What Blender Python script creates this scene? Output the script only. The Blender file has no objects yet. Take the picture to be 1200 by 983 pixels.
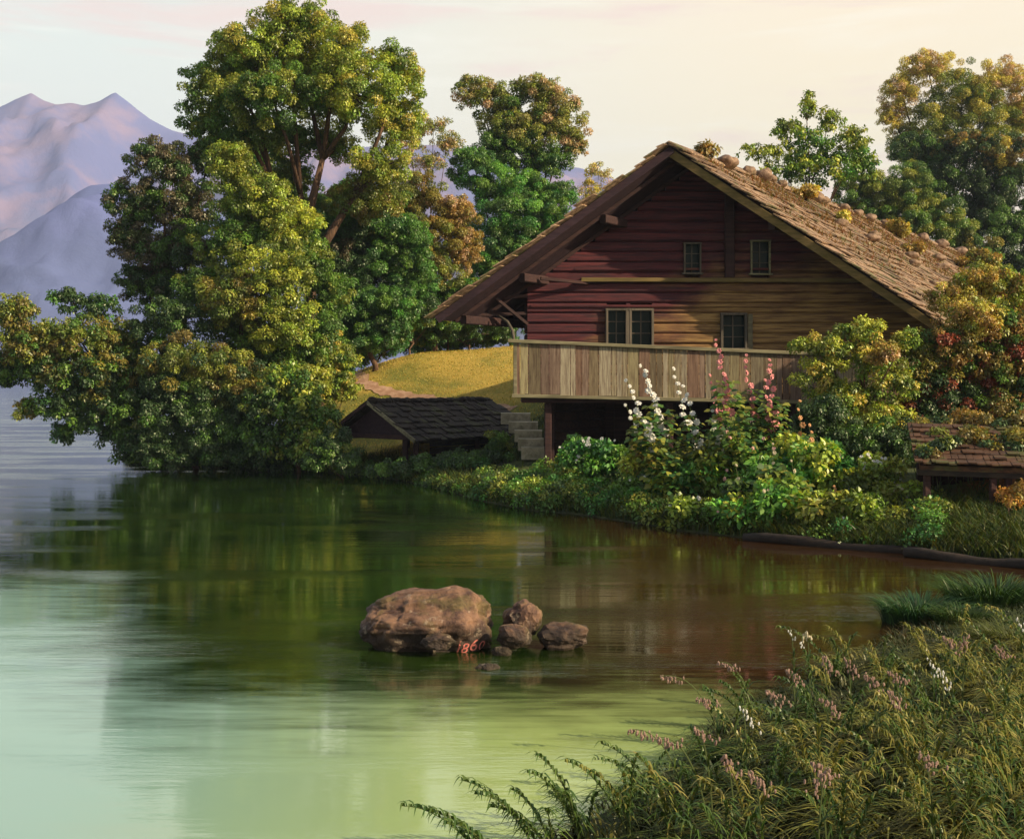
import bpy, bmesh, math, random
import numpy as np
from mathutils import Vector, noise
from mathutils.bvhtree import BVHTree

random.seed(7)
rng = np.random.default_rng(11)
SC = bpy.context.scene
COL = SC.collection
F, CAMZ = 1400.0, 3.3           # focal length in units of a 1200-wide frame, eye height above the lake
R = math.radians

# ------------------------------------------------------------------ camera
cam = bpy.data.objects.new('camera', bpy.data.cameras.new('camera'))
COL.objects.link(cam)
cam.location = (0, 0, CAMZ)
cam.rotation_euler = (R(90), 0, 0)
cam.data.sensor_width = 36
cam.data.lens = 42
cam.data.shift_y = -41.5 / 1200
cam.data.clip_start = .1
cam.data.clip_end = 20000
SC.camera = cam

# ------------------------------------------------------------------ sky, sun, exposure
SUN_DIR = Vector((.80, -.38, .48)).normalized()     # towards the sun
sun_el = math.asin(SUN_DIR.z)
sun_az = math.atan2(SUN_DIR.x, SUN_DIR.y)
wd = bpy.data.worlds.new('World')
SC.world = wd
wd.use_nodes = True
nt = wd.node_tree
nt.nodes.clear()
def N(t, kind, **kw):
    n = t.nodes.new(kind)
    for k, v in kw.items():
        setattr(n, k, v)
    return n
def ramp(t, fac, stops, interp='LINEAR'):
    n = t.nodes.new('ShaderNodeValToRGB')
    n.color_ramp.interpolation = interp
    el = n.color_ramp.elements
    while len(el) > 1:
        el.remove(el[0])
    el[0].position = stops[0][0]; el[0].color = (*stops[0][1], 1)
    for p, c in stops[1:]:
        e = el.new(p); e.color = (*c, 1)
    if fac is not None:
        t.links.new(fac, n.inputs[0])
    return n.outputs[0]
def mix(t, fac, a, b, blend='MIX'):
    n = t.nodes.new('ShaderNodeMix'); n.data_type = 'RGBA'; n.blend_type = blend
    for s, v in ((n.inputs[0], fac), (n.inputs[6], a), (n.inputs[7], b)):
        if hasattr(v, 'is_linked') or isinstance(v, bpy.types.NodeSocket):
            t.links.new(v, s)
        elif isinstance(v, (tuple, list)):
            s.default_value = (*v, 1)
        else:
            s.default_value = v
    return n.outputs[2]
def math_(t, op, a, b=None, c=None, clamp=False):
    n = t.nodes.new('ShaderNodeMath'); n.operation = op; n.use_clamp = clamp
    for s, v in zip(n.inputs, (a, b, c)):
        if v is None: continue
        if isinstance(v, bpy.types.NodeSocket): t.links.new(v, s)
        else: s.default_value = v
    return n.outputs[0]
def maprange(t, v, a, b, c=0., d=1., smooth=True):
    n = t.nodes.new('ShaderNodeMapRange')
    if smooth: n.interpolation_type = 'SMOOTHSTEP'
    t.links.new(v, n.inputs[0])
    for i, x in zip((1, 2, 3, 4), (a, b, c, d)): n.inputs[i].default_value = x
    return n.outputs[0]
def noise_(t, vec, scale, detail=4, rough=.55, dist=0.):
    n = t.nodes.new('ShaderNodeTexNoise')
    n.inputs['Scale'].default_value = scale; n.inputs['Detail'].default_value = detail
    n.inputs['Roughness'].default_value = rough; n.inputs['Distortion'].default_value = dist
    if vec is not None: t.links.new(vec, n.inputs['Vector'])
    return n.outputs[0]
def mapping(t, vec, scale=(1, 1, 1), rot=(0, 0, 0), loc=(0, 0, 0)):
    n = t.nodes.new('ShaderNodeMapping')
    t.links.new(vec, n.inputs[0])
    n.inputs['Scale'].default_value = scale; n.inputs['Rotation'].default_value = rot
    n.inputs['Location'].default_value = loc
    return n.outputs[0]

tc = N(nt, 'ShaderNodeTexCoord')
sep = N(nt, 'ShaderNodeSeparateXYZ'); nt.links.new(tc.outputs['Generated'], sep.inputs[0])
sky = N(nt, 'ShaderNodeTexSky'); sky.sky_type = 'NISHITA'; sky.sun_disc = False
sky.sun_elevation = sun_el; sky.sun_rotation = sun_az; sky.dust_density = 3.0
left_c = ramp(nt, sep.outputs[2], [(0, (.80, .74, .66)), (.12, (.82, .80, .62)), (.28, (.74, .77, .62)), (.45, (.30, .42, .40)), (1, (.07, .12, .19))])
right_c = ramp(nt, sep.outputs[2], [(0, (1.0, .76, .40)), (.15, (1.0, .85, .45)), (.30, (.96, .78, .48)), (.45, (.36, .40, .33)), (1, (.07, .12, .19))])
side = maprange(nt, sep.outputs[0], -.35, .30)
veil = mix(nt, side, left_c, right_c)
cl = noise_(nt, mapping(nt, tc.outputs['Generated'], (1.2, 1.2, 9)), 2.2, 5, .55, .4)
veil = mix(nt, maprange(nt, cl, .47, .62, 0, .75), veil, (.86, .60, .46))
cl2 = noise_(nt, mapping(nt, tc.outputs['Generated'], (1.5, 1.5, 14), loc=(3, 1, 2)), 3.0, 6, .6, .5)
veil = mix(nt, maprange(nt, cl2, .48, .70, 0, .35), veil, (1.0, .95, .74))
back = maprange(nt, sep.outputs[1], -.4, .55, .20, 1.0)
veil = mix(nt, 1.0, veil, back, 'MULTIPLY')
bg1 = N(nt, 'ShaderNodeBackground'); nt.links.new(sky.outputs[0], bg1.inputs[0]); bg1.inputs[1].default_value = .05
bg2 = N(nt, 'ShaderNodeBackground'); nt.links.new(veil, bg2.inputs[0]); bg2.inputs[1].default_value = 1.12
add = N(nt, 'ShaderNodeAddShader'); wo = N(nt, 'ShaderNodeOutputWorld')
nt.links.new(bg1.outputs[0], add.inputs[0]); nt.links.new(bg2.outputs[0], add.inputs[1])
nt.links.new(add.outputs[0], wo.inputs[0])

sl = bpy.data.lights.new('sun', 'SUN')
sl.energy = 5.0; sl.angle = R(.6); sl.color = (1.0, .80, .52)
so = bpy.data.objects.new('sun', sl); COL.objects.link(so)
so.rotation_euler = (-SUN_DIR).to_track_quat('-Z', 'Y').to_euler()
so.location = (60, -30, 60)

SC.view_settings.view_transform = 'Standard'
SC.view_settings.look = 'None'
SC.view_settings.gamma = 1
SC.view_settings.exposure = 0.22
SC.view_settings.use_curve_mapping = False
SC.cycles.max_bounces = 6
SC.cycles.diffuse_bounces = 2
SC.cycles.glossy_bounces = 2
SC.cycles.transmission_bounces = 3
SC.cycles.transparent_max_bounces = 4
SC.cycles.volume_bounces = 1
SC.cycles.use_denoising = True

# ------------------------------------------------------------------ points
def P(px, py, Y):
    return np.array([(px - 600) / F * Y, Y, CAMZ - (py - 450) / F * Y])
def G(px, py):
    Y = CAMZ * F / (py - 450)
    return ((px - 600) / F * Y, Y)

# ------------------------------------------------------------------ mesh helpers
ORG = {}
class Geo:
    """collects verts and faces of one mesh"""
    def __init__(s): s.V = []; s.Fc = []; s.M = []
    def add(s, vs, fs, m=0):
        o = len(s.V)
        s.V += [tuple(float(c) for c in v) for v in vs]
        s.Fc += [tuple(i + o for i in f) for f in fs]
        s.M += [m] * len(fs)
    def hexa(s, b, t, m=0):
        s.add(list(b) + list(t), [(0, 3, 2, 1), (4, 5, 6, 7), (0, 1, 5, 4), (1, 2, 6, 5), (2, 3, 7, 6), (3, 0, 4, 7)], m)
    def box(s, x0, x1, y0, y1, z0, z1, m=0):
        s.hexa([(x0, y0, z0), (x1, y0, z0), (x1, y1, z0), (x0, y1, z0)], [(x0, y0, z1), (x1, y0, z1), (x1, y1, z1), (x0, y1, z1)], m)
    def beam(s, a, b, w, h, up=(0, 0, 1), m=0, ch=.12):
        """squared timber from a to b with chamfered edges"""
        a = Vector(a); b = Vector(b); d = (b - a).normalized()
        sd = d.cross(Vector(up))
        sd = Vector((1, 0, 0)) if sd.length < 1e-4 else sd.normalized()
        u = sd.cross(d).normalized()
        c = min(w, h) * ch
        prof = [(-w / 2 + c, -h / 2), (w / 2 - c, -h / 2), (w / 2, -h / 2 + c), (w / 2, h / 2 - c), (w / 2 - c, h / 2), (-w / 2 + c, h / 2), (-w / 2, h / 2 - c), (-w / 2, -h / 2 + c)]
        vs = [a + sd * x + u * y for x, y in prof] + [b + sd * x + u * y for x, y in prof]
        fs = [(i, (i + 1) % 8, (i + 1) % 8 + 8, i + 8) for i in range(8)] + [tuple(range(7, -1, -1)), tuple(range(8, 16))]
        s.add(vs, fs, m)
    def tube(s, pts, rad, n=7, m=0):
        pts = [Vector(p) for p in pts]; k = len(pts)
        vs = []; ref = Vector((.3, .9, .2)).normalized()
        for i, p in enumerate(pts):
            t = (pts[min(i + 1, k - 1)] - pts[max(i - 1, 0)]).normalized()
            a = t.cross(ref); a = a.normalized() if a.length > 1e-3 else t.orthogonal().normalized()
            b = t.cross(a)
            for j in range(n):
                th = 2 * math.pi * j / n
                vs.append(p + (a * math.cos(th) + b * math.sin(th)) * rad[i])
        fs = []
        for i in range(k - 1):
            for j in range(n):
                fs.append((i * n + j, i * n + (j + 1) % n, (i + 1) * n + (j + 1) % n, (i + 1) * n + j))
        fs.append(tuple(range(n - 1, -1, -1))); fs.append(tuple(range((k - 1) * n, k * n)))
        s.add(vs, fs, m)
    def build(s, name, mats, parent=None, origin=None, smooth=False):
        return link(name, np.array(s.V), s.Fc, mats, parent, origin, smooth, None, s.M)

def link(name, V, Fc, mats, parent=None, origin=None, smooth=False, cols=None, mi=None):
    o0 = np.array(ORG[parent.name] if parent else (origin if origin is not None else (0, 0, 0)), float)
    me = bpy.data.meshes.new(name)
    V = np.asarray(V, float) - o0
    if isinstance(Fc, np.ndarray):
        k = Fc.shape[1]; n = len(Fc)
        me.vertices.add(len(V)); me.vertices.foreach_set('co', V.ravel().astype(np.float32))
        me.loops.add(n * k); me.loops.foreach_set('vertex_index', Fc.ravel().astype(np.int32))
        me.polygons.add(n)
        me.polygons.foreach_set('loop_start', (np.arange(n) * k).astype(np.int32))
        me.update(calc_edges=True)
    else:
        me.from_pydata(V.tolist(), [], Fc); me.update()
    if cols is not None:
        ca = me.color_attributes.new('leafcol', 'FLOAT_COLOR', 'POINT')
        ca.data.foreach_set('color', np.asarray(cols, np.float32).ravel())
    for m in (mats if isinstance(mats, (list, tuple)) else [mats]): me.materials.append(m)
    if mi is not None and any(mi): me.polygons.foreach_set('material_index', mi)
    if smooth: me.polygons.foreach_set('use_smooth', [True] * len(me.polygons))
    ob = bpy.data.objects.new(name, me); COL.objects.link(ob)
    if parent: ob.parent = parent
    else: ob.location = tuple(o0)
    ORG[ob.name] = o0
    return ob
def tag(o, label=None, cat=None, group=None, kind=None):
    if label: o['label'] = label
    if cat: o['category'] = cat
    if group: o['group'] = group
    if kind: o['kind'] = kind
    return o
def thing(name, loc, label, cat, group=None):
    o = bpy.data.objects.new(name, None); COL.objects.link(o)
    o.empty_display_size = .3
    o.location = tuple(float(c) for c in loc); ORG[o.name] = np.array(loc, float)
    return tag(o, label, cat, group)

# ------------------------------------------------------------------ materials
def mat(name):
    m = bpy.data.materials.new(name); m.use_nodes = True
    t = m.node_tree; b = t.nodes['Principled BSDF']
    return m, t, b
def wood(name, c1, c2, axis='X', rough=.85, scale=3., mossy=0., bump=.5):
    m, t, b = mat(name)
    g = N(t, 'ShaderNodeTexCoord').outputs['Object']
    st = {'X': (.25, 4, 4), 'Z': (4, 4, .25), 'Y': (4, .25, 4)}[axis]
    n1 = noise_(t, mapping(t, g, st), scale, 6, .65, .3)
    n2 = noise_(t, mapping(t, g, (1, 1, 1)), .55, 3, .6)
    c = mix(t, maprange(t, n1, .35, .68), c1, c2)
    c = mix(t, maprange(t, n2, .40, .72, 0, .7), c, tuple(x * .45 for x in c1))
    if mossy:
        n3 = noise_(t, mapping(t, g, (1, 1, 1)), 1.6, 4, .6)
        c = mix(t, maprange(t, n3, .52, .66, 0, mossy), c, (.10, .12, .03))
    t.links.new(c, b.inputs['Base Color']); b.inputs['Roughness'].default_value = rough
    bp = N(t, 'ShaderNodeBump'); bp.inputs['Strength'].default_value = bump; bp.inputs['Distance'].default_value = .03
    t.links.new(n1, bp.inputs['Height']); t.links.new(bp.outputs[0], b.inputs['Normal'])
    return m
M = {}
def wall_material():
    m, t, b = mat('log_wall_painted_shade')
    g = N(t, 'ShaderNodeTexCoord').outputs['Object']
    n1 = noise_(t, mapping(t, g, (.3, 3, 5)), 3, 6, .65, .3)
    sp = N(t, 'ShaderNodeSeparateXYZ'); t.links.new(g, sp.inputs[0])
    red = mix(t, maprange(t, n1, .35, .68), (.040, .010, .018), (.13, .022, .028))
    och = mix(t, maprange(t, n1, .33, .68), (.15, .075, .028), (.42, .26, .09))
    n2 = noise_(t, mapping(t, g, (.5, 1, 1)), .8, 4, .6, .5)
    # gable shade painted as crimson above and left, sunlight as ochre lower right
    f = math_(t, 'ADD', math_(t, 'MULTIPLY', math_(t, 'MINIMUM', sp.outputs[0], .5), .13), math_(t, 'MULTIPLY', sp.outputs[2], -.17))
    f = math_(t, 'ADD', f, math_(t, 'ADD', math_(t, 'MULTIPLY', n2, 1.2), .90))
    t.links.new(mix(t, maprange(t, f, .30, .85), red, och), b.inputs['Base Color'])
    b.inputs['Roughness'].default_value = .8
    bp = N(t, 'ShaderNodeBump'); bp.inputs['Strength'].default_value = .6; bp.inputs['Distance'].default_value = .03
    t.links.new(n1, bp.inputs['Height']); t.links.new(bp.outputs[0], b.inputs['Normal'])
    return m
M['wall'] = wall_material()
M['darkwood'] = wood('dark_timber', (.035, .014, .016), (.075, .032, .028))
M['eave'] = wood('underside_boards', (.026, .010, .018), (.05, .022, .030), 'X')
M['barge'] = wood('bargeboard_painted_sunlit', (.16, .12, .035), (.30, .20, .08), 'X')
M['shingle'] = wood('weathered_shingle', (.11, .06, .035), (.56, .38, .24), 'X', .8, 3.5, .8)
M['shingle_dark'] = wood('dark_shingle', (.014, .010, .009), (.042, .030, .022), 'X', .85, 2.5, .35)
M['shingle_brown'] = wood('brown_shingle', (.04, .018, .010), (.15, .065, .028), 'X', .85, 3.5, .7)
M['rail'] = wood('grey_green_rail', (.17, .15, .09), (.33, .30, .18))
M['window'] = wood('grey_window_frame', (.10, .09, .07), (.20, .16, .12), 'Z')
M['log'] = wood('wet_log', (.018, .012, .009), (.05, .032, .022))
M['bark'] = wood('bark', (.06, .035, .022), (.20, .11, .065), 'Z', .9, 4)
M['bark_dark'] = wood('dark_bark', (.03, .02, .016), (.08, .05, .035), 'Z', .9, 4)

def board_material():
    m, t, b = mat('parapet_boards')
    g = N(t, 'ShaderNodeTexCoord').outputs['Object']
    ca = N(t, 'ShaderNodeVertexColor', layer_name='leafcol').outputs[0]
    n1 = noise_(t, mapping(t, g, (6, 6, .5)), 3, 6, .7, .3)
    c = mix(t, maprange(t, n1, .3, .7), mix(t, 1.0, ca, (.5, .42, .40), 'MULTIPLY'), mix(t, 1.0, ca, (1.15, 1.15, 1.1), 'MULTIPLY'))
    t.links.new(c, b.inputs['Base Color']); b.inputs['Roughness'].default_value = .85
    bp = N(t, 'ShaderNodeBump'); bp.inputs['Strength'].default_value = .5; bp.inputs['Distance'].default_value = .02
    t.links.new(n1, bp.inputs['Height']); t.links.new(bp.outputs[0], b.inputs['Normal'])
    return m
M['board'] = board_material()
def plain(name, c, rough=.7, **kw):
    m, t, b = mat(name)
    b.inputs['Base Color'].default_value = (*c, 1); b.inputs['Roughness'].default_value = rough
    for k, v in kw.items(): b.inputs[k].default_value = v
    return m
M['glass'] = plain('dark_window_glass', (.006, .022, .020), .2, **{'Specular IOR Level': .2})
M['curtain'] = plain('pale_curtain', (.40, .42, .40), .9)
M['paint_red'] = plain('red_paint', (.55, .16, .13), .7)
def leaf_material(name, trans=.28, gloss=.06):
    m, t, b = mat(name)
    t.nodes.remove(b)
    ca = N(t, 'ShaderNodeVertexColor', layer_name='leafcol').outputs[0]
    d = N(t, 'ShaderNodeBsdfDiffuse'); tr = N(t, 'ShaderNodeBsdfTranslucent'); gl = N(t, 'ShaderNodeBsdfGlossy')
    gl.inputs['Roughness'].default_value = .45; gl.inputs['Color'].default_value = (.9, .95, .8, 1)
    t.links.new(ca, d.inputs[0])
    t.links.new(mix(t, 1., ca, (1.25, 1.15, .6), 'MULTIPLY'), tr.inputs[0])
    m1 = N(t, 'ShaderNodeMixShader'); m1.inputs[0].default_value = trans
    t.links.new(d.outputs[0], m1.inputs[1]); t.links.new(tr.outputs[0], m1.inputs[2])
    m2 = N(t, 'ShaderNodeMixShader'); m2.inputs[0].default_value = gloss
    t.links.new(m1.outputs[0], m2.inputs[1]); t.links.new(gl.outputs[0], m2.inputs[2])
    t.links.new(m2.outputs[0], t.nodes['Material Output'].inputs[0])
    return m
M['leaf'] = leaf_material('leaf')
M['petal'] = leaf_material('petal', .25, .02)
M['grass'] = leaf_material('grass_blade', .25, .05)
def rock_material(name, c1, c2, moss=(.12, .13, .03), ms=.6):
    m, t, b = mat(name)
    g = N(t, 'ShaderNodeTexCoord').outputs['Object']
    n1 = noise_(t, g, 3.0, 8, .65, .4); n2 = noise_(t, g, 9., 6, .7)
    c = mix(t, maprange(t, n1, .38, .62), c1, c2)
    c = mix(t, maprange(t, n2, .55, .72, 0, .5), c, tuple(x * .4 for x in c1))
    n3 = noise_(t, mapping(t, g, (1, 1, 1), loc=(5, 2, 7)), 2.2, 5, .6)
    c = mix(t, maprange(t, n3, .50, .64, 0, ms), c, moss)
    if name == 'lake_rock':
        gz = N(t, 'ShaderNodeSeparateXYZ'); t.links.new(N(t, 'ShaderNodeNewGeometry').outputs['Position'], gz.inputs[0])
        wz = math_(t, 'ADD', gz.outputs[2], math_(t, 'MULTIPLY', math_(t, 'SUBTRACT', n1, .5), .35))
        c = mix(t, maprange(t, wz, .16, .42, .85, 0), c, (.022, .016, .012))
        lc = noise_(t, mapping(t, g, (1, 1, 1), loc=(9, 4, 1)), 6., 5, .7)
        c = mix(t, maprange(t, lc, .58, .66, 0, .5), c, (.42, .33, .24))
    t.links.new(c, b.inputs['Base Color']); b.inputs['Roughness'].default_value = .75
    bp = N(t, 'ShaderNodeBump'); bp.inputs['Strength'].default_value = .9; bp.inputs['Distance'].default_value = .06
    t.links.new(math_(t, 'ADD', n1, math_(t, 'MULTIPLY', n2, .5)), bp.inputs['Height']); t.links.new(bp.outputs[0], b.inputs['Normal'])
    return m
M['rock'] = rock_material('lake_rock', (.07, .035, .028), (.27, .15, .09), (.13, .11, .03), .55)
M['stone'] = rock_material('roof_stone', (.15, .09, .06), (.38, .25, .17), (.16, .12, .04), .5)
M['step'] = rock_material('step_stone', (.40, .34, .24), (.62, .55, .40), (.20, .20, .08), .35)

# ------------------------------------------------------------------ shape of the land
SHORE = [G(1230, 663), G(1120, 655), G(1050, 648), G(960, 640), G(880, 631), G(800, 622), G(740, 612), G(680, 603), G(620, 598), G(560, 586), G(520, 574),
         G(470, 563), G(400, 555), G(330, 550), G(250, 548), G(150, 544)]
mainpoly = np.array(SHORE + [(-16.3, 56), (-17.5, 66), (-13, 90), (0, 130), (60, 260), (400, 700), (900, 900), (1500, 100), (1200, -200), (60, -60), (34, 8), (20, 20)])
NEAR = [G(1230, 705), G(1140, 702), G(1080, 716), G(1045, 748), G(970, 785), G(890, 818), G(835, 855), G(785, 900), G(715, 945), G(630, 995), G(530, 1070)]
nearpoly = np.array(NEAR + [(-1.6, 5.5), (-4, 2), (-12, -10), (-20, -60), (60, -60), (34, 8), (18, 16)])
def sdist(poly, X, Y):
    X = np.asarray(X, float); Y = np.asarray(Y, float)
    a = poly; b = np.roll(poly, -1, 0)
    best = np.full(X.shape, 1e9); ins = np.zeros(X.shape, bool)
    for (x0, y0), (x1, y1) in zip(a, b):
        dx, dy = x1 - x0, y1 - y0
        t = np.clip(((X - x0) * dx + (Y - y0) * dy) / (dx * dx + dy * dy), 0, 1)
        best = np.minimum(best, np.hypot(X - x0 - t * dx, Y - y0 - t * dy))
        c = ((y0 > Y) != (y1 > Y))
        with np.errstate(divide='ignore', invalid='ignore'):
            xi = (x1 - x0) * (Y - y0) / (y1 - y0 if y1 != y0 else 1e-9) + x0
        ins ^= c & (X < xi)
    return np.where(ins, best, -best)
def sstep(a, b, x):
    t = np.clip((x - a) / (b - a), 0, 1); return t * t * (3 - 2 * t)
def height(X, Y):
    X = np.asarray(X, float); Y = np.asarray(Y, float)
    dm = sdist(mainpoly, X, Y); dn = sdist(nearpoly, X, Y)
    zm = np.interp(dm, [-30, -6, -1, 0, .5, 4.5, 8, 12, 21, 40, 100, 500], [-3, -1.3, -.35, 0, .25, .95, 2.5, 3.8, 5.9, 7., 8, 10])
    # level yard in front of and under the farmhouse
    cap = 1.15 + np.maximum(0, Y - 40.5) * .35 + sstep(2, 0, X) * 0
    w = sstep(-.2, 1.6, X - (Y - 38) * .3) * sstep(30, 26, X - Y * .2)
    zm = np.where(dm > 0, zm * (1 - w) + np.minimum(zm, cap) * w, zm)
    zn = np.interp(dn, [-30, -6, -1, 0, .4, 2, 6, 20], [-3, -1.2, -.3, 0, .08, .22, .45, .9])
    zm = zm + 1.15 * np.exp(-((X + 6.5) / 5.5) ** 2 - ((Y - 60) / 7.) ** 2) * sstep(4, 9, dm)
    z = np.where(dm > dn, zm, zn)
    z = z + (np.sin(X * 1.1 + Y * .4) * np.cos(Y * .9 - X * .3)) * .05 * np.clip(np.maximum(dm, dn), 0, 1)
    return z
def hz(x, y): return float(height(np.array([x]), np.array([y]))[0])
def ground_hit(px, py, y0=8., y1=90.):
    ys = np.arange(y0, y1, .1); xs = (px - 600) / F * ys; zs = CAMZ - (py - 450) / F * ys
    h = height(xs, ys)
    k = np.where(zs <= np.maximum(h, 0))[0]
    k = k[0] if len(k) else len(ys) - 1
    return np.array([xs[k], ys[k], h[k]])

def axis(lo, hi, step, far_lo, far_hi):
    a = list(np.arange(lo, hi + 1e-6, step)); s = step
    while a[-1] < far_hi: s *= 1.35; a.append(a[-1] + s)
    s = step
    while a[0] > far_lo: s *= 1.35; a.insert(0, a[0] - s)
    return np.array(a)
xs = axis(-26, 34, .4, -3000, 1200); ys = axis(4, 74, .4, -80, 3000)
XX, YY = np.meshgrid(xs, ys); ZZ = height(XX, YY)
ZZ = np.where(YY > 1200, np.minimum(ZZ, -2), ZZ)
nx, ny = len(xs), len(ys)
idx = np.arange(nx * ny).reshape(ny, nx)
Fg = np.stack([idx[:-1, :-1], idx[:-1, 1:], idx[1:, 1:], idx[1:, :-1]], -1).reshape(-1, 4)
def ground_material():
    m, t, b = mat('grassy_ground')
    g = N(t, 'ShaderNodeNewGeometry').outputs['Position']
    sp = N(t, 'ShaderNodeSeparateXYZ'); t.links.new(g, sp.inputs[0])
    n1 = noise_(t, g, 1.2, 6, .65); n2 = noise_(t, g, 9, 5, .7); n3 = noise_(t, g, .25, 4, .6)
    green = mix(t, maprange(t, n1, .35, .65), (.03, .05, .012), (.085, .11, .02))
    gold = mix(t, maprange(t, n2, .3, .7), (.42, .32, .05), (.66, .46, .10))
    gg = mix(t, maprange(t, n3, .42, .62), gold, (.22, .22, .035))
    # the mown meadow lies round one spot on the slope
    dx = math_(t, 'DIVIDE', math_(t, 'SUBTRACT', sp.outputs[0], -2.6), 6.2)
    dy = math_(t, 'DIVIDE', math_(t, 'SUBTRACT', sp.outputs[1], 54.5), 10.5)
    rr = math_(t, 'SQRT', math_(t, 'ADD', math_(t, 'MULTIPLY', dx, dx), math_(t, 'MULTIPLY', dy, dy)))
    rr = math_(t, 'ADD', rr, math_(t, 'MULTIPLY', math_(t, 'SUBTRACT', n1, .5), .7))
    c = mix(t, maprange(t, rr, .78, 1.08, 1, 0), green, gg)
    # orange earth showing on the bank by the low shed
    ex = math_(t, 'SUBTRACT', sp.outputs[0], 12.6); ey = math_(t, 'SUBTRACT', sp.outputs[1], 26.5)
    er = math_(t, 'SQRT', math_(t, 'ADD', math_(t, 'MULTIPLY', ex, ex), math_(t, 'MULTIPLY', ey, ey)))
    er = math_(t, 'ADD', er, math_(t, 'MULTIPLY', n1, 1.5))
    c = mix(t, maprange(t, er, 2.6, 3.6, 1, 0), c, mix(t, maprange(t, n2, .3, .7), (.16, .06, .015), (.40, .15, .03)))
    bed = maprange(t, sp.outputs[2], -.05, .06, 1, 0)
    c = mix(t, bed, c, (.05, .04, .02))
    t.links.new(c, b.inputs['Base Color']); b.inputs['Roughness'].default_value = .95
    bp = N(t, 'ShaderNodeBump'); bp.inputs['Strength'].default_value = .8; bp.inputs['Distance'].default_value = .12
    t.links.new(n2, bp.inputs['Height']); t.links.new(bp.outputs[0], b.inputs['Normal'])
    return m
gnd = link('ground', np.stack([XX, YY, ZZ], -1).reshape(-1, 3), Fg, ground_material(), smooth=True)
tag(gnd, 'grassy banks and golden meadow slope round the lake', kind='structure')

# ------------------------------------------------------------------ lake
def water_material():
    m, t, b = mat('lake_water'); t.nodes.remove(b)
    g = N(t, 'ShaderNodeNewGeometry').outputs['Position']
    sp = N(t, 'ShaderNodeSeparateXYZ'); t.links.new(g, sp.inputs[0])
    # pale reflected sky painted into the near water's green, dark green elsewhere
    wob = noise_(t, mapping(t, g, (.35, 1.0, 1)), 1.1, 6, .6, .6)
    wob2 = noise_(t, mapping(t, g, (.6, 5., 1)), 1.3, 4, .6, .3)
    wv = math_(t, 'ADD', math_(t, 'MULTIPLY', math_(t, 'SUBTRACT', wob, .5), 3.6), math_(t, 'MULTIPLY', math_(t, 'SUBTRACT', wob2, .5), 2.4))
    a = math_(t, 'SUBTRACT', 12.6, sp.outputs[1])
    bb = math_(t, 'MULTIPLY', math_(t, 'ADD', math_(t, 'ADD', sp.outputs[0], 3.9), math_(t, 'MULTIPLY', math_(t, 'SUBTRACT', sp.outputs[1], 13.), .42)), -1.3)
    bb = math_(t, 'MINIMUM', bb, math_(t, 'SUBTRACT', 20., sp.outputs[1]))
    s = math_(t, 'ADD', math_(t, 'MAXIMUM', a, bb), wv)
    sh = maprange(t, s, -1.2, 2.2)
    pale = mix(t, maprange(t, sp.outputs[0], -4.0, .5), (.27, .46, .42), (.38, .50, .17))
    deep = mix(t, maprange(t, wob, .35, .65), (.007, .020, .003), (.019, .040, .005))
    deep = mix(t, maprange(t, sp.outputs[0], .0, 2.5, 0, .85), deep, (.042, .015, .006))  # red-brown reflection of the house painted into the water on the right
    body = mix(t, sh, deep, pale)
    d = N(t, 'ShaderNodeBsdfDiffuse'); t.links.new(body, d.inputs[0])
    gl = N(t, 'ShaderNodeBsdfGlossy'); gl.inputs['Roughness'].default_value = .0
    gl.inputs['Color'].default_value = (.95, 1., .92, 1)
    h1 = noise_(t, mapping(t, g, (.5, 2.6, 1)), 1.3, 3, .5, .3)
    h2 = noise_(t, mapping(t, g, (1.6, 9., 1)), 1.6, 4, .6, .2)
    h = math_(t, 'ADD', math_(t, 'MULTIPLY', h1, .0032), math_(t, 'MULTIPLY', h2, maprange(t, noise_(t, mapping(t, g, (.10, .45, 1)), 1.0, 3, .6), .46, .66, .0010, .008)))
    h = math_(t, 'MULTIPLY', h, maprange(t, sp.outputs[0], -24, -11, 7., 1.))
    bp = N(t, 'ShaderNodeBump'); bp.inputs['Strength'].default_value = 1.; bp.inputs['Distance'].default_value = 1.
    t.links.new(h, bp.inputs['Height']); t.links.new(bp.outputs[0], gl.inputs['Normal'])
    fr = N(t, 'ShaderNodeFresnel'); fr.inputs[0].default_value = 1.75
    mx = N(t, 'ShaderNodeMixShader')
    t.links.new(fr.outputs[0], mx.inputs[0])
    t.links.new(d.outputs[0], mx.inputs[1]); t.links.new(gl.outputs[0], mx.inputs[2])
    t.links.new(mx.outputs[0], t.nodes['Material Output'].inputs[0])
    return m
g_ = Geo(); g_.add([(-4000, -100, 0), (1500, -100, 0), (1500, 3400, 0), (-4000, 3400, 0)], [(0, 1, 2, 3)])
tag(g_.build('lake_water', water_material()), 'calm green lake water mirroring trees and farmhouse', kind='structure')

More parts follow.
